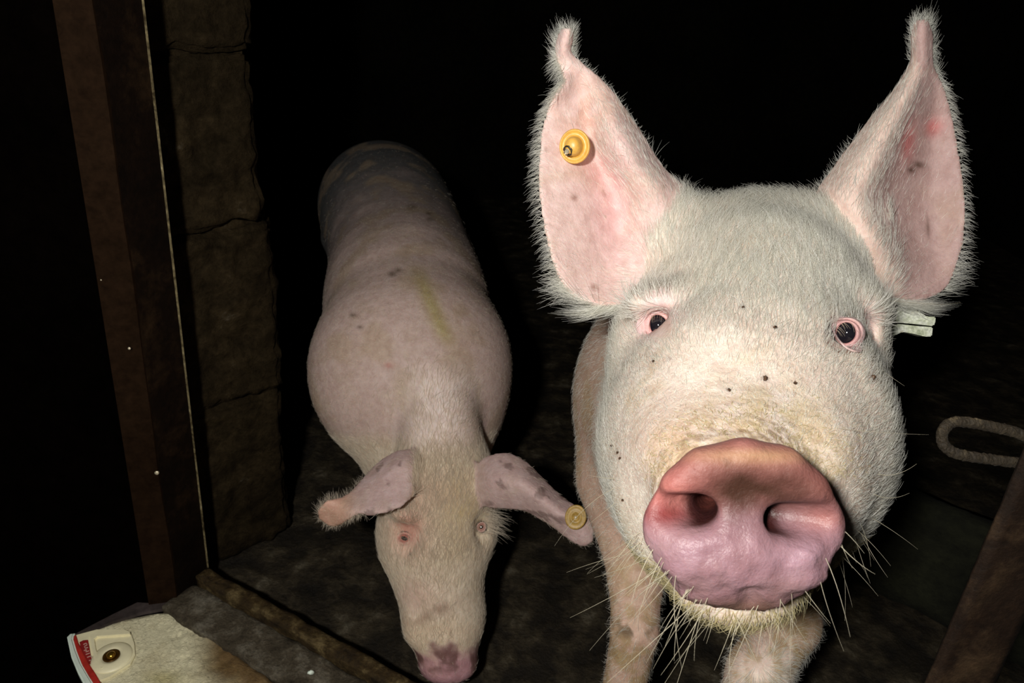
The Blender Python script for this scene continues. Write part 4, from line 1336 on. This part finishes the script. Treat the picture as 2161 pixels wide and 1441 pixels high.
for _ in range(150):
    p = pc(RNG.uniform(1020, 1050), RNG.uniform(1075, 1125), 1.23)
    dv = E3(RNG.uniform(0.5, 1), RNG.uniform(-0.5, 0.15), -0.2); ln = RNG.uniform(0.012, 0.035)
    tufts.append([p + dv * ln * t + E3(0.1, -0.15, 0) * ln * t * t for t in (0, .33, .66, 1)])
tufts = np.array(tufts)
pts = np.concatenate([pts, tufts]); rad = np.concatenate([rad, np.tile([0.00016, 0.00014, 0.0001, 0.00003], (len(tufts), 1))])
M_COAT2 = hair_mat('sandy_bristle', (0.84, 0.75, 0.63))
co = hair_obj('bristle_coat', c2w(pts.reshape(-1, 3)).reshape(pts.shape), rad, M_COAT2, fpig)
co['kind'] = 'stuff'

# its button tag
gd = hR.reshape(-1, 3)
sp = np.stack([gd[:, 0] / gd[:, 2] * FPX + CX, CY - gd[:, 1] / gd[:, 2] * FPX], 1)
j = np.argmin(((sp - np.array([1214, 1092])) ** 2).sum(1))
tn = E3(-0.15, 0.1, -1.0); tn /= np.linalg.norm(tn)
tp = clear_of(gd[j], tn, gd, 0.017, 0.0045); tp = pc(1215, 1091, tp[2])
v_, f_ = lathe([(0.017, -0.001), (0.019, 0.0004), (0.0192, 0.0014), (0.0175, 0.0024), (0.0155, 0.0020), (0.0120, 0.0014), (0.0100, 0.0022), (0.0080, 0.0026), (0.0062, 0.0018), (0.0045, 0.0003), (0.0015, 0.0003)], tp, tn, 40, 0.86, E3(0.2, 1, 0))
tg = mesh_obj('ear_tag', c2w(v_), f_, M_YEL2, fpig)
tg['label'] = 'round dull yellow ear tag'
v_, f_ = lathe([(0.0022, -0.001), (0.0022, 0.0022), (0.0012, 0.0032), (0.0003, 0.0034)], tp + tn * 0.0006, tn, 16, 1, up_)
p_ = mesh_obj('pin', c2w(v_), f_, M_PIN, tg); p_['label'] = 'pale metal pin'
for q in FAR_FEET: hoof(fpig, (q[0], q[1], 0), s=0.9)




# ------------------------------------------------------------------ the pen
def on_y(px, py, yw):
    v = pc(px, py, 1.0) @ BAS
    return C0 + v * (yw / v[1])


def struct(o):
    o['kind'] = 'structure'
    return o


def grid_surface(name, fn, nu, nv, mat, parent=None):
    V_ = [fn(i / (nu - 1), j / (nv - 1)) for i in range(nu) for j in range(nv)]
    idx_ = (np.arange(nu - 1)[:, None] * nv + np.arange(nv - 1)[None]).ravel()
    F_ = np.stack([idx_, idx_ + nv, idx_ + nv + 1, idx_ + 1], 1)
    return mesh_obj(name, np.array(V_), F_, mat, parent)


def rough_box(name, corners, mat, parent=None, seg=0.02, amp=0.003, nscale=18, bev=0.004, seed=0, kind=None):
    """corners: 4 base points and 4 top points; faces diced, edges worn, surface knocked about"""
    import bmesh
    bm = bmesh.new()
    vs = [bm.verts.new(p) for p in corners]
    for f in ((3, 2, 1, 0), (4, 5, 6, 7), (0, 1, 5, 4), (1, 2, 6, 5), (2, 3, 7, 6), (3, 0, 4, 7)):
        bm.faces.new([vs[i] for i in f])
    bmesh.ops.recalc_face_normals(bm, faces=bm.faces)
    bmesh.ops.bevel(bm, geom=bm.edges[:], offset=bev, segments=2, affect='EDGES')
    for _ in range(7):
        el = [e for e in bm.edges if e.calc_length() > seg]
        if not el: break
        bmesh.ops.subdivide_edges(bm, edges=el, cuts=1, use_grid_fill=True)
    bmesh.ops.triangulate(bm, faces=[f for f in bm.faces if len(f.verts) > 4])
    bm.normal_update()
    mv = []
    for v in bm.verts:
        q = v.co + Vector((seed, seed * 2, 0))
        mv.append(v.normal * (noise.fractal(q * nscale, 1.0, 2.0, 4) * amp))
    for v, m_ in zip(bm.verts, mv): v.co += m_
    bm.verts.index_update()
    V_ = np.array([list(v.co) for v in bm.verts]); F_ = [tuple(v.index for v in f.verts) for f in bm.faces]
    bm.free()
    return mesh_obj(name, V_, F_, mat, parent)


M_FLOOR = rough_mat('wet_dirty_floor', [(0.30, (0.005, 0.0035, 0.002)), (0.46, (0.020, 0.014, 0.007)), (0.58, (0.062, 0.047, 0.026)), (0.70, (0.17, 0.145, 0.10))], 13.0, 90, rough=0.60, bump=0.9, bdist=0.006, spec=0.4)
M_BLOCK = rough_mat('dirty_block', [(0.30, (0.007, 0.005, 0.0025)), (0.50, (0.026, 0.018, 0.009)), (0.62, (0.042, 0.029, 0.014)), (0.74, (0.13, 0.11, 0.08))], 11, 80, rough=0.95, bump=1.0, bdist=0.005, spec=0.05)
M_DARKWALL = rough_mat('dark_wall', [(0.3, (0.003, 0.0028, 0.0025)), (0.7, (0.009, 0.008, 0.006))], 3, 30, rough=1.0, bump=0.6, spec=0.05)  # one near-black tone for the far walls and ceiling
M_UNLIT = rough_mat('unlit_black', [(0.3, (0.0006, 0.0005, 0.0004)), (0.7, (0.0020, 0.0012, 0.0009))], 3, 30, rough=1.0, bump=0.3, spec=0.0)  # near-black colour standing in for unlit dark outside the doorway
M_RUST = rough_mat('rusty_steel', [(0.34, (0.003, 0.0014, 0.0007)), (0.52, (0.0068, 0.0033, 0.0016)), (0.68, (0.024, 0.013, 0.006))], 9, 90, rough=0.7, bump=0.5, bdist=0.002, spec=0.08)
M_POST = rough_mat('rusty_post_steel', [(0.34, (0.007, 0.0032, 0.0015)), (0.52, (0.014, 0.0068, 0.0032)), (0.68, (0.048, 0.028, 0.014))], 14, 110, rough=0.7, bump=0.6, bdist=0.002, spec=0.2)
M_FLANGE = rough_mat('lit_flange', [(0.3, (0.0125, 0.0062, 0.0030)), (0.7, (0.019, 0.0098, 0.0050))], 4, 60, rough=0.8, bump=0.15, bdist=0.001, spec=0.03)  # lighter than the web: lit flange and shaded recess put into the colours
M_EDGE = rough_mat('worn_lit_edge', [(0.35, (0.05, 0.035, 0.015)), (0.6, (0.26, 0.21, 0.11)), (0.72, (0.50, 0.44, 0.27))], 40, 160, rough=0.5, bump=0.4, bdist=0.001, spec=0.5)  # worn steel, with the highlight of the lit edge put into the colour
M_SILL = rough_mat('sill_mortar', [(0.30, (0.022, 0.015, 0.008)), (0.5, (0.11, 0.088, 0.058)), (0.68, (0.30, 0.27, 0.21))], 16, 190, rough=0.75, bump=1.0, bdist=0.004)
M_SILLR = rough_mat('sill_rust', [(0.34, (0.018, 0.010, 0.004)), (0.5, (0.065, 0.040, 0.013)), (0.66, (0.22, 0.16, 0.07))], 22, 170, rough=0.6, bump=1.0, bdist=0.003)
M_LEDGE = rough_mat('mossy_ledge', [(0.35, (0.007, 0.0075, 0.004)), (0.65, (0.022, 0.023, 0.011))], 8, 50, rough=0.95)
M_LOOP = rough_mat('gritty_rust', [(0.35, (0.020, 0.013, 0.006)), (0.58, (0.055, 0.038, 0.019)), (0.72, (0.30, 0.23, 0.13))], 60, 400, rough=0.45, bump=1.0, bdist=0.002, spec=0.7)

# cream concrete: pitted, going brown towards the sill
M_CREAM, nt, b = new_mat('cream_concrete')
tc = nd(nt, 'ShaderNodeTexCoord'); v = tc.outputs['Object']
n1 = noise_node(nt, v, 150, 6, 0.7, 0.8); n2 = noise_node(nt, v, 22, 6, 0.6)
at = nd(nt, 'ShaderNodeAttribute', attribute_name='col')
r1 = ramp(nt, n1.outputs['Fac'], [(0.30, 0.40), (0.40, 0.95), (0.75, 1.15)])
c_ = mix(nt, 1.0, at.outputs['Color'], r1.outputs[0], 'MULTIPLY')
r2 = ramp(nt, n2.outputs['Fac'], [(0.50, 0.0), (0.75, 0.35)])
c_ = mix(nt, r2.outputs[0], c_, (0.50, 0.36, 0.14))
nt.links.new(c_, b.inputs['Base Color']); b.inputs['Roughness'].default_value = 0.7
bp = nd(nt, 'ShaderNodeBump'); bp.inputs['Strength'].default_value = 1.0; bp.inputs['Distance'].default_value = 0.0035
nt.links.new(n1.outputs['Fac'], bp.inputs['Height']); nt.links.new(bp.outputs[0], b.inputs['Normal'])

import bmesh


# floor
def floor_fn(u, v):
    xx = -2.2 + 5.0 * u; yy = -0.7 + 5.2 * v
    q = Vector((xx * 5, yy * 5, 0.3))
    return (xx, yy, -0.004 + noise.fractal(q, 1.0, 2.0, 4) * 0.004)


fl_ = grid_surface('floor', floor_fn, 300, 300, M_FLOOR)
struct(fl_)
# the pen's floor ends at the door sill; outside lies lower ground, its colour blackened as unlit
_a, _b = on_z(372, 1270, 0.0), on_z(1010, 1620, 0.0)
_d = (_b - _a)[:2] / np.linalg.norm((_b - _a)[:2]); _n = np.array([-_d[1], _d[0]])
bmf_ = bmesh.new(); bmf_.from_mesh(fl_.data)
gone = [v for v in bmf_.verts if (np.array(v.co[:2]) - _a[:2]) @ _n < 0]
bmesh.ops.delete(bmf_, geom=gone, context='VERTS'); bmf_.to_mesh(fl_.data); bmf_.free()
struct(grid_surface('floor_outer', lambda u, v: (-2.2 + 5.0 * u, -0.7 + 2.6 * v, -0.09), 30, 30, M_UNLIT))
# far walls and roof of the pen
def slab(name, lo, hi, mat):
    (x0, y0, z0), (x1, y1, z1) = lo, hi
    v_, f_ = box_verts([(x0, y0, z0), (x0, y1, z0), (x1, y1, z0), (x1, y0, z0), (x0, y0, z1), (x0, y1, z1), (x1, y1, z1), (x1, y0, z1)])
    return struct(mesh_obj(name, v_, f_, mat, smooth=False))


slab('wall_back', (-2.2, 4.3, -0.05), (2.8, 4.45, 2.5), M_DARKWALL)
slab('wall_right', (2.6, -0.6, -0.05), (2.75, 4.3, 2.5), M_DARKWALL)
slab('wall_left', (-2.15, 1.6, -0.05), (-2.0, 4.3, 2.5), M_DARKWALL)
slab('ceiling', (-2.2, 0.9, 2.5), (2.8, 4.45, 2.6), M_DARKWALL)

# pier of large rough blocks behind the jamb
A0 = on_z(612, 1118, 0.0); B0 = on_z(425, 1195, 0.0)
dr = A0 - B0; dr[2] = 0; dr /= np.linalg.norm(dr)
back = np.array([A0[0] - 0.10, A0[1], 0.0]); back /= np.linalg.norm(back)
B0 = B0 - dr * 0.22
width = np.linalg.norm((A0 - B0)[:2])
At = on_y(530, 0, A0[1] + 0.0); lean = (At - A0) / At[2]         # leans as in the photograph
zs_ = [0.0]
for yy_ in (822, 472, 112):
    v_ = pc(590 - (1100 - yy_) * 0.062, yy_, 1.0) @ BAS
    zs_.append(CAMZ + v_[2] * (A0[1] / v_[1]))
zs_.append(zs_[-1] + 0.33); zs_.append(zs_[-1] + 0.33)
pier = struct(empty('wall_pier', (A0[0], A0[1], 0)))
for k_ in range(len(zs_) - 1):
    z0, z1 = zs_[k_] + (0.004 if k_ else -0.01), zs_[k_ + 1] - 0.004
    off = [0.0, 0.006, -0.010, -0.002, 0.004][k_]
    ln0 = np.array([lean[0] * z0, 0, z0]); ln1 = np.array([lean[0] * z1, 0, z1])
    a_, b_ = A0 + dr * off, B0
    c8 = [b_ + ln0, a_ + ln0, a_ + back * 0.24 + ln0, b_ + back * 0.24 + ln0, b_ + ln1, a_ + ln1, a_ + back * 0.24 + ln1, b_ + back * 0.24 + ln1]
    rough_box('block', c8, M_BLOCK, pier, seg=0.012, amp=0.010, nscale=22, bev=0.008, seed=k_ * 3.1)
core = [B0 + back * 0.02 + dr * .01, A0 - dr * 0.02 + back * 0.02, A0 - dr * 0.02 + back * 0.22, B0 + back * 0.22 + dr * .01]
core8 = [p + np.array([0, 0, -0.01]) for p in core] + [p + np.array([lean[0] * zs_[-1], 0, zs_[-1]]) for p in core]
v_, f_ = box_verts(core8)
mesh_obj('mortar', v_, f_, M_BLOCK, pier, smooth=False)

# low kerb on the right, deep in the pen
K0 = on_z(1840, 985, 0.24); K1 = on_z(2110, 1096, 0.24)
kd_ = (K1 - K0) / np.linalg.norm(K1 - K0); kn = np.array([kd_[1], -kd_[0], 0])
K0 = K0 - kd_ * 0.25; K1 = K1 + kd_ * 0.35
dz = np.array([0, 0, 0.24])
c8 = [K0 + kn * 0.07 - dz, K1 + kn * 0.07 - dz, K1 - dz, K0 - dz, K0 + kn * 0.07, K1 + kn * 0.07, K1, K0]
struct(rough_box('trim_1', c8, M_LEDGE, seg=0.03, amp=0.006, bev=0.008))

# ------------------------------------------------------------------ doorway: steel jamb, sill, step
ZS = 0.05
b1, b2, b3 = on_z(440, 1212, ZS), on_z(374, 1268, ZS), on_z(314, 1276, ZS)
t1, t2_, t3 = on_y(296, -40, b1[1]), on_y(189, -40, b2[1]), on_y(104, -40, b3[1])


def up_to(b_, t_, zt):
    return b_ + (t_ - b_) * ((zt - b_[2]) / (t_[2] - b_[2]))


def strip(name, p, q, thick_vec, zt, mat, parent, n=60, wob=0.0, z0=None):
    """an upright steel strip between two leaning edges; wob: the edge is beaten out of true"""
    (pb, pt), (qb, qt) = p, q
    zb = pb[2] if z0 is None else z0
    V_, F_ = [], []
    for i in range(n + 1):
        zz = zb + (zt - zb) * i / n
        a_ = up_to(pb, pt, zz); c_ = up_to(qb, qt, zz)
        w_ = noise.noise(Vector((zz * 5, 3.3, 0))) * wob
        dd = (c_ - a_) / np.linalg.norm(c_ - a_)
        c_ = c_ + dd * w_
        V_ += [a_, c_, c_ + thick_vec, a_ + thick_vec]
    for i in range(n):
        for k in range(4):
            F_.append((i * 4 + k, i * 4 + (k + 1) % 4, i * 4 + 4 + (k + 1) % 4, i * 4 + 4 + k))
    F_.append((3, 2, 1, 0)); F_.append(tuple(n * 4 + k for k in range(4)))
    import bmesh
    o = mesh_obj(name, V_, F_, mat, parent, smooth=False)
    bm = bmesh.new(); bm.from_mesh(o.data); bmesh.ops.recalc_face_normals(bm, faces=bm.faces); bm.to_mesh(o.data); bm.free()
    return o


frame = tag(empty('door_frame', (b1[0], b1[1], 0)), 'dark rusty steel door frame beside the block pier, with jamb and sill', 'door frame')
nfl = np.array([0.1, 1.0, 0]); nfl /= np.linalg.norm(nfl)
jf = strip('flange', (b3, t3), (b2, t2_), nfl * 0.006, 2.3, M_FLANGE, frame, wob=0.004)
dw = (b1 - b2); dw[2] = 0; nw = np.array([-dw[1], dw[0], 0]); nw /= np.linalg.norm(nw)
strip('web', (b2 + nfl * 0.003, t2_ + nfl * 0.003), (b1, t1), nw * 0.005, 2.3, M_RUST, frame, wob=0.001)
e1 = b1 + np.array([0.0036, -0.003, 0]); e1t = t1 + np.array([0.0036, -0.003, 0])
ed_ = strip('worn_lit_lip', (b1 - nw * 0.001, t1 - nw * 0.001), (e1, e1t), nw * 0.008, 2.3, M_EDGE, frame, n=120, wob=0.0012)
ed_['label'] = 'worn yellowish edge of the jamb, highlight in its colour'
# drops of whitewash on the jamb
for px_, py_, r_ in ((331, 997, 0.0042), (213, 590, 0.0022), (273, 735, 0.0024)):
    sgn = b3[1] * 0.5 + b2[1] * 0.5
    p = on_y(px_, py_, sgn - 0.004 if px_ < 300 else b2[1] + 0.0)
    v_, f_ = lathe([(r_, 0), (r_ * 0.8, r_ * 0.4), (r_ * 0.3, r_ * 0.6)], p, (0.1, -1, 0.1), 14)
    o = mesh_obj('paint_drop', v_, f_, M_PIN, frame); o['label'] = 'small white drop'

# sill: rusty upstand and mortar-covered flat
def sill_bar(name, lines, mat, seg, amp, seed):
    """lines: four long edges (start px, end px, z) round the section"""
    c8 = [on_z(*lines[k][0], lines[k][2]) for k in range(4)] + [on_z(*lines[k][1], lines[k][2]) for k in range(4)]
    return rough_box(name, c8, mat, frame, seg=seg, amp=amp, nscale=40, bev=0.003, seed=seed)


u0 = on_z(438, 1196, ZS + 0.03); u1 = on_z(1055, 1536, ZS + 0.03)
sd = (u1 - u0); sd[2] = 0; L_ = np.linalg.norm(sd); sd /= L_
sn = np.array([sd[1], -sd[0], 0])            # towards the viewer
if sn[1] > 0: sn = -sn
def bar(name, o0, o1, z0, z1, start, length, mat, seg=0.012, amp=0.002, seed=0, bev=0.003, parent=None):
    a_ = u0 * [1, 1, 0] + sd * start
    c8 = [a_ + sn * o0, a_ + sd * length + sn * o0, a_ + sd * length + sn * o1, a_ + sn * o1]
    c8 = [p + np.array([0, 0, z0]) for p in c8] + [p + np.array([0, 0, z1]) for p in c8]
    return rough_box(name, c8, mat, parent if parent is not None else frame, seg=seg, amp=amp, nscale=30, bev=bev, seed=seed)


o = bar('sill_upstand', 0.0, 0.028, -0.01, ZS + 0.030, 0.0, 1.15, M_SILLR, 0.008, 0.0022, 1, bev=0.002)
o['label'] = 'rusty brown raised edge of the sill'
o = bar('sill_flat', 0.026, 0.098, -0.01, ZS + 0.008, -0.01, 1.12, M_SILL, 0.010, 0.004, 2)
o['label'] = 'grey mortar-covered face of the sill'

# step of cream concrete in front of the sill
Z1 = ZS - 0.006
poly = [(150, 1346), (200, 1326), (262, 1308), (322, 1296), (376, 1289), (397, 1306), (443, 1342), (512, 1393), (600, 1456), (690, 1520), (1000, 1738), (1000, 2150), (520, 2150), (330, 1740), (238, 1510), (196, 1436), (168, 1392)]
pw = [on_z(a_, b_, Z1) for a_, b_ in poly]
import bmesh
bm = bmesh.new()
top = [bm.verts.new(p) for p in pw]; bot = [bm.verts.new(p - np.array([0, 0, 0.12])) for p in pw]
bm.faces.new(top); bm.faces.new(bot[::-1])
for i in range(len(pw)):
    bm.faces.new((top[i], bot[i], bot[(i + 1) % len(pw)], top[(i + 1) % len(pw)]))
bmesh.ops.recalc_face_normals(bm, faces=bm.faces)
bmesh.ops.triangulate(bm, faces=[f for f in bm.faces if len(f.verts) > 4])
for _ in range(8):
    el = [e for e in bm.edges if e.calc_length() > 0.009]
    if not el: break
    bmesh.ops.subdivide_edges(bm, edges=el, cuts=1)
    bmesh.ops.triangulate(bm, faces=[f for f in bm.faces if len(f.verts) > 3])
bm.normal_update()
mv = []
for v in bm.verts:
    cc = w2c(v.co); px_ = cc[0] / cc[2] * FPX + CX
    am = 0.0035 * min(1, max(0, (px_ - 300) / 90))
    mv.append(Vector((0, 0, 1)) * (noise.fractal(v.co * 60, 1.0, 2.0, 4) * am))
for v, m_ in zip(bm.verts, mv): v.co += m_
bm.verts.index_update()
V_ = np.array([list(v.co) for v in bm.verts]); F_ = [tuple(v.index for v in f.verts) for f in bm.faces]
bm.free()
cv = w2c(V_); px_ = cv[:, 0] / cv[:, 2] * FPX + CX; py_ = CY - cv[:, 1] / cv[:, 2] * FPX
nzz = vnoise(V_, 20, 3)
# distance to the sill edge decides how brown the dirt has made it
sdist = ((V_ - u0) @ sn) - 0.098
cc = np.tile(E3(0.95, 0.88, 0.60), (len(V_), 1))
cc = blend(cc, (0.17, 0.10, 0.035), (1 - sstep(sdist + nzz * 0.02, 0.02, 0.095)) * sstep(px_, 385, 470))
cc = blend(cc, (0.50, 0.42, 0.12), np.exp(-(((px_ - 345) / 40) ** 2 + ((py_ - 1432) / 18) ** 2)) * 0.6)
step = mesh_obj('concrete_step', V_, F_, M_CREAM, cols=cc)
tag(step, 'pitted cream concrete step in front of the door sill, turning brown towards it', 'step')

# thin metal foot plate where the jamb meets the step
M_FOOT = rough_mat('lilac_metal', [(0.3, (0.03, 0.021, 0.019)), (0.7, (0.075, 0.060, 0.058))], 8, 50, rough=0.5, bump=0.1, bdist=0.001)
M_MINT = plain_mat('mint_white_rubber', (0.80, 0.90, 0.80), 0.45, noise_scale=30, var=0.08)
M_RED = plain_mat('red_rubber', (0.50, 0.035, 0.025), 0.4, noise_scale=50, var=0.25)
M_RED2 = plain_mat('dark_red_label', (0.30, 0.02, 0.02), 0.4, noise_scale=60, var=0.25)
M_CREAMP = plain_mat('cream_plastic', (0.94, 0.86, 0.58), 0.42, noise_scale=40, var=0.08, bump=0.2)
M_LETTER = plain_mat('pale_lettering', (0.66, 0.40, 0.34), 0.5, noise_scale=60, var=0.1)
M_BRASS = plain_mat('brass', (0.62, 0.34, 0.05), 0.22, metal=0.9, noise_scale=200, var=0.2)
M_SOCK = plain_mat('dark_brass', (0.10, 0.045, 0.006), 0.35, metal=0.5, noise_scale=200, var=0.3)


def flat_piece(name, poly, z0, h, mat, parent=None, bev=0.0008, seg=2):
    pw = [on_z(a_, b_, z0) for a_, b_ in poly]
    bm = bmesh.new()
    top = [bm.verts.new(p + np.array([0, 0, h])) for p in pw]; bot = [bm.verts.new(p) for p in pw]
    bm.faces.new(top); bm.faces.new(bot[::-1])
    for i in range(len(pw)):
        bm.faces.new((top[i], bot[i], bot[(i + 1) % len(pw)], top[(i + 1) % len(pw)]))
    bmesh.ops.recalc_face_normals(bm, faces=bm.faces)
    if bev:
        te = [e for e in bm.edges if e.verts[0].co.z > z0 + h * 0.5 and e.verts[1].co.z > z0 + h * 0.5]
        bmesh.ops.bevel(bm, geom=te, offset=bev, segments=seg, affect='EDGES')
    bm.verts.index_update()
    V_ = np.array([list(v.co) for v in bm.verts]); F_ = [tuple(v.index for v in f.verts) for f in bm.faces]
    bm.free()
    return mesh_obj(name, V_, F_, mat, parent, smooth=False)


foot = flat_piece('foot_plate', [(306, 1268), (352, 1262), (382, 1270), (378, 1284), (300, 1298), (240, 1316), (205, 1330), (160, 1342), (190, 1326), (240, 1300)], Z1, 0.006, M_FOOT, frame)
foot['label'] = 'lilac-grey foot plate under the jamb'

zc_ = Z1 + 0.001
pl0 = on_z(235, 1385, zc_)
plate = tag(empty('rivet_plate', (pl0[0], pl0[1], zc_)), 'cream plate with brass rivet and red and white curved edge, lying on the cream step', 'plate')
flat_piece('panel', [(160, 1343), (205, 1331), (262, 1330), (276, 1336), (284, 1360), (286, 1384), (276, 1404), (254, 1418), (232, 1432), (212, 1440), (196, 1420), (178, 1384), (166, 1358)], zc_, 0.004, M_CREAMP, plate)
flat_piece('raised_rim', [(190, 1344), (203, 1338), (275, 1337), (276, 1342), (206, 1347), (200, 1352), (203, 1372), (210, 1394), (222, 1412), (214, 1416), (200, 1396), (193, 1370)], zc_ + 0.003, 0.005, M_CREAMP, plate)
wr_ = flat_piece('white_edge', [(143, 1350), (150, 1343), (160, 1342), (156, 1354), (163, 1378), (174, 1406), (188, 1430), (206, 1460), (218, 1480), (200, 1480), (184, 1460), (166, 1426), (152, 1392)], zc_, 0.009, M_MINT, plate, bev=0.003, seg=3)
wr_['label'] = 'mint-white rounded edge'
rd_ = flat_piece('red_stripe', [(156, 1346), (161, 1343), (166, 1360), (178, 1384), (190, 1406), (204, 1428), (214, 1446), (226, 1470), (216, 1478), (206, 1460), (188, 1430), (174, 1406), (163, 1378), (156, 1354)], zc_ + 0.002, 0.005, M_RED, plate, bev=0.001)
rd_['label'] = 'red stripe along the white edge'
lb_ = flat_piece('red_label', [(168, 1356), (176, 1352), (186, 1351), (189, 1366), (192, 1384), (198, 1398), (206, 1410), (214, 1418), (202, 1416), (188, 1400), (178, 1382), (170, 1366)], zc_ + 0.0035, 0.0018, M_RED2, plate, bev=0.0004)
lb_['label'] = 'dark red label with worn pale characters'


def marks(strokes, wpx, z0, h, mat, parent):
    V_, F_ = [], []
    for st_ in strokes:
        for (x0, y0), (x1, y1) in zip(st_[:-1], st_[1:]):
            dx, dy = x1 - x0, y1 - y0; l = math.hypot(dx, dy); nx_, ny_ = -dy / l * wpx / 2, dx / l * wpx / 2
            q = [(x0 + nx_, y0 + ny_), (x1 + nx_, y1 + ny_), (x1 - nx_, y1 - ny_), (x0 - nx_, y0 - ny_)]
            b0 = len(V_)
            V_ += [on_z(a_, b_, z0) for a_, b_ in q] + [on_z(a_, b_, z0) + np.array([0, 0, h]) for a_, b_ in q]
            F_ += [(b0 + 4, b0 + 5, b0 + 6, b0 + 7), (b0, b0 + 3, b0 + 2, b0 + 1)] + [(b0 + k, b0 + (k + 1) % 4, b0 + 4 + (k + 1) % 4, b0 + 4 + k) for k in range(4)]
    o = mesh_obj('lettering', V_, F_, mat, parent, smooth=False)
    return o


lt = marks([[(176, 1360), (182, 1357), (184, 1361), (178, 1364), (180, 1368), (186, 1366)],
            [(177, 1373), (183, 1370), (181, 1376), (188, 1373)],
            [(181, 1381), (190, 1378)], [(184, 1387), (192, 1384), (194, 1389)], [(188, 1394), (197, 1391)], [(192, 1392), (195, 1399)]], 1.6, zc_ + 0.0052, 0.0004, M_LETTER, lb_)

sc_ = np.linalg.norm(on_z(236, 1385, zc_) - on_z(235, 1385, zc_))
bo = on_z(236, 1388, zc_ + 0.003)
v_, f_ = lathe([(42 * sc_, 0), (41 * sc_, 0.002), (36 * sc_, 0.0038), (30 * sc_, 0.0050), (24 * sc_, 0.0056), (19 * sc_, 0.0050), (17 * sc_, 0.003)], bo, (0, 0, 1), 44, 1.0, (1, 0, 0))
mesh_obj('boss', v_, f_, M_CREAMP, plate)
v_, f_ = lathe([(17.5 * sc_, 0.0045), (17 * sc_, 0.0062), (14 * sc_, 0.0060), (11 * sc_, 0.0030), (3 * sc_, 0.0026)], bo, (0, 0, 1), 36, 1.0, (1, 0, 0))
so_ = mesh_obj('rivet_socket', v_, f_, M_SOCK, plate)
v_, f_ = lathe([(9.5 * sc_, 0.003), (9.5 * sc_, 0.0065), (8 * sc_, 0.0092), (5 * sc_, 0.0108), (1.5 * sc_, 0.0114)], bo, (0, 0, 1), 30, 1.0, (1, 0, 0))
ri = mesh_obj('rivet', v_, f_, M_BRASS, plate); ri['label'] = 'domed brass rivet'

# wall on the viewer's side, left of the jamb, blackened as unlit
wl0 = b3 + np.array([0.004, 0.004, 0])
ln_ = (t3 - b3) / (t3[2] - b3[2])
def wl(zz, dx, dy): return wl0 + ln_ * (zz - wl0[2]) + np.array([dx, dy, 0])
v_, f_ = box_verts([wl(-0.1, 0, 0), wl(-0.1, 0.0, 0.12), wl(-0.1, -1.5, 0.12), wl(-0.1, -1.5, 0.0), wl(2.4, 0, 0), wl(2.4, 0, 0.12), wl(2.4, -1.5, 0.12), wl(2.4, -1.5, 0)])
struct(mesh_obj('wall_front', v_, f_, M_UNLIT, smooth=False))

# ------------------------------------------------------------------ gate post with latch loop, at the right
gp = P(1984, 1392, 0.600); gq = P(2130, 1392, 0.600)
post = tag(empty('gate_post', (gp[0], gp[1], 0)), 'rusty brown steel gate post with a latch loop, at the lower right', 'post')
ex = (gq - gp); ex[2] = 0; ex /= np.linalg.norm(ex)
wd = np.linalg.norm((gq - gp)[:2]); ey = np.array([-ex[1], ex[0], 0])
if ey[1] < 0: ey = -ey
c4 = [gp, gp + ex * wd, gp + ex * wd + ey * 0.008, gp + ey * 0.008]
c8 = [np.array([p[0], p[1], 0.0]) for p in c4] + [np.array([p[0], p[1], 1.35]) for p in c4]
rough_box('upright', c8, M_POST, post, seg=0.010, amp=0.0012, nscale=60, bev=0.0025, seed=4)


def tube(name, path, r, mat, parent, n=14, sub=8, bumpy=0.0):
    pth = catmull(np.array(path), None, (len(path) - 1) * sub + 1)
    V_, F_ = [], []
    m = len(pth)
    for i in range(m):
        t = pth[min(i + 1, m - 1)] - pth[max(i - 1, 0)]; t /= np.linalg.norm(t)
        a_ = np.cross(t, (0.1, 0.2, 1.0)); a_ /= np.linalg.norm(a_); b_ = np.cross(t, a_)
        for k in range(n):
            q = 2 * math.pi * k / n
            p = pth[i] + (a_ * math.cos(q) + b_ * math.sin(q)) * r
            if bumpy: p = p + (a_ * math.cos(q) + b_ * math.sin(q)) * noise.fractal(Vector(p) * 420, 1, 2, 3) * bumpy
            V_.append(p)
    for i in range(m - 1):
        for k in range(n):
            F_.append((i * n + k, i * n + (k + 1) % n, (i + 1) * n + (k + 1) % n, (i + 1) * n + k))
    F_.append(tuple(range(n))[::-1]); F_.append(tuple((m - 1) * n + k for k in range(n)))
    return mesh_obj(name, V_, F_, mat, parent)


LP = [(2215, 950, .605), (2150, 915, .60), (2105, 903, .598), (2060, 894, .597), (2020, 890, .596), (1996, 900, .595), (1988, 922, .595), (1998, 946, .596), (2030, 960, .597), (2080, 968, .598), (2130, 974, .60), (2200, 982, .605)]
lp = tube('latch_loop', [P(*q) for q in LP], 0.0044, M_LOOP, post, 14, 24, 0.0009)
lp['label'] = 'gritty rusted latch loop'

# chip of lime on the floor by the sill
q = on_z(655, 1421, ZS + 0.012)
v_, f_ = lathe([(0.004, 0), (0.006, 0.002), (0.004, 0.005), (0.001, 0.006)], q, (0.2, 0.1, 1), 9, 0.6)
tag(mesh_obj('lime_chip', v_ + RNG.normal(0, 0.0005, v_.shape), f_, M_MINT), 'tiny bluish-white chip lying on the grey sill', 'chip')
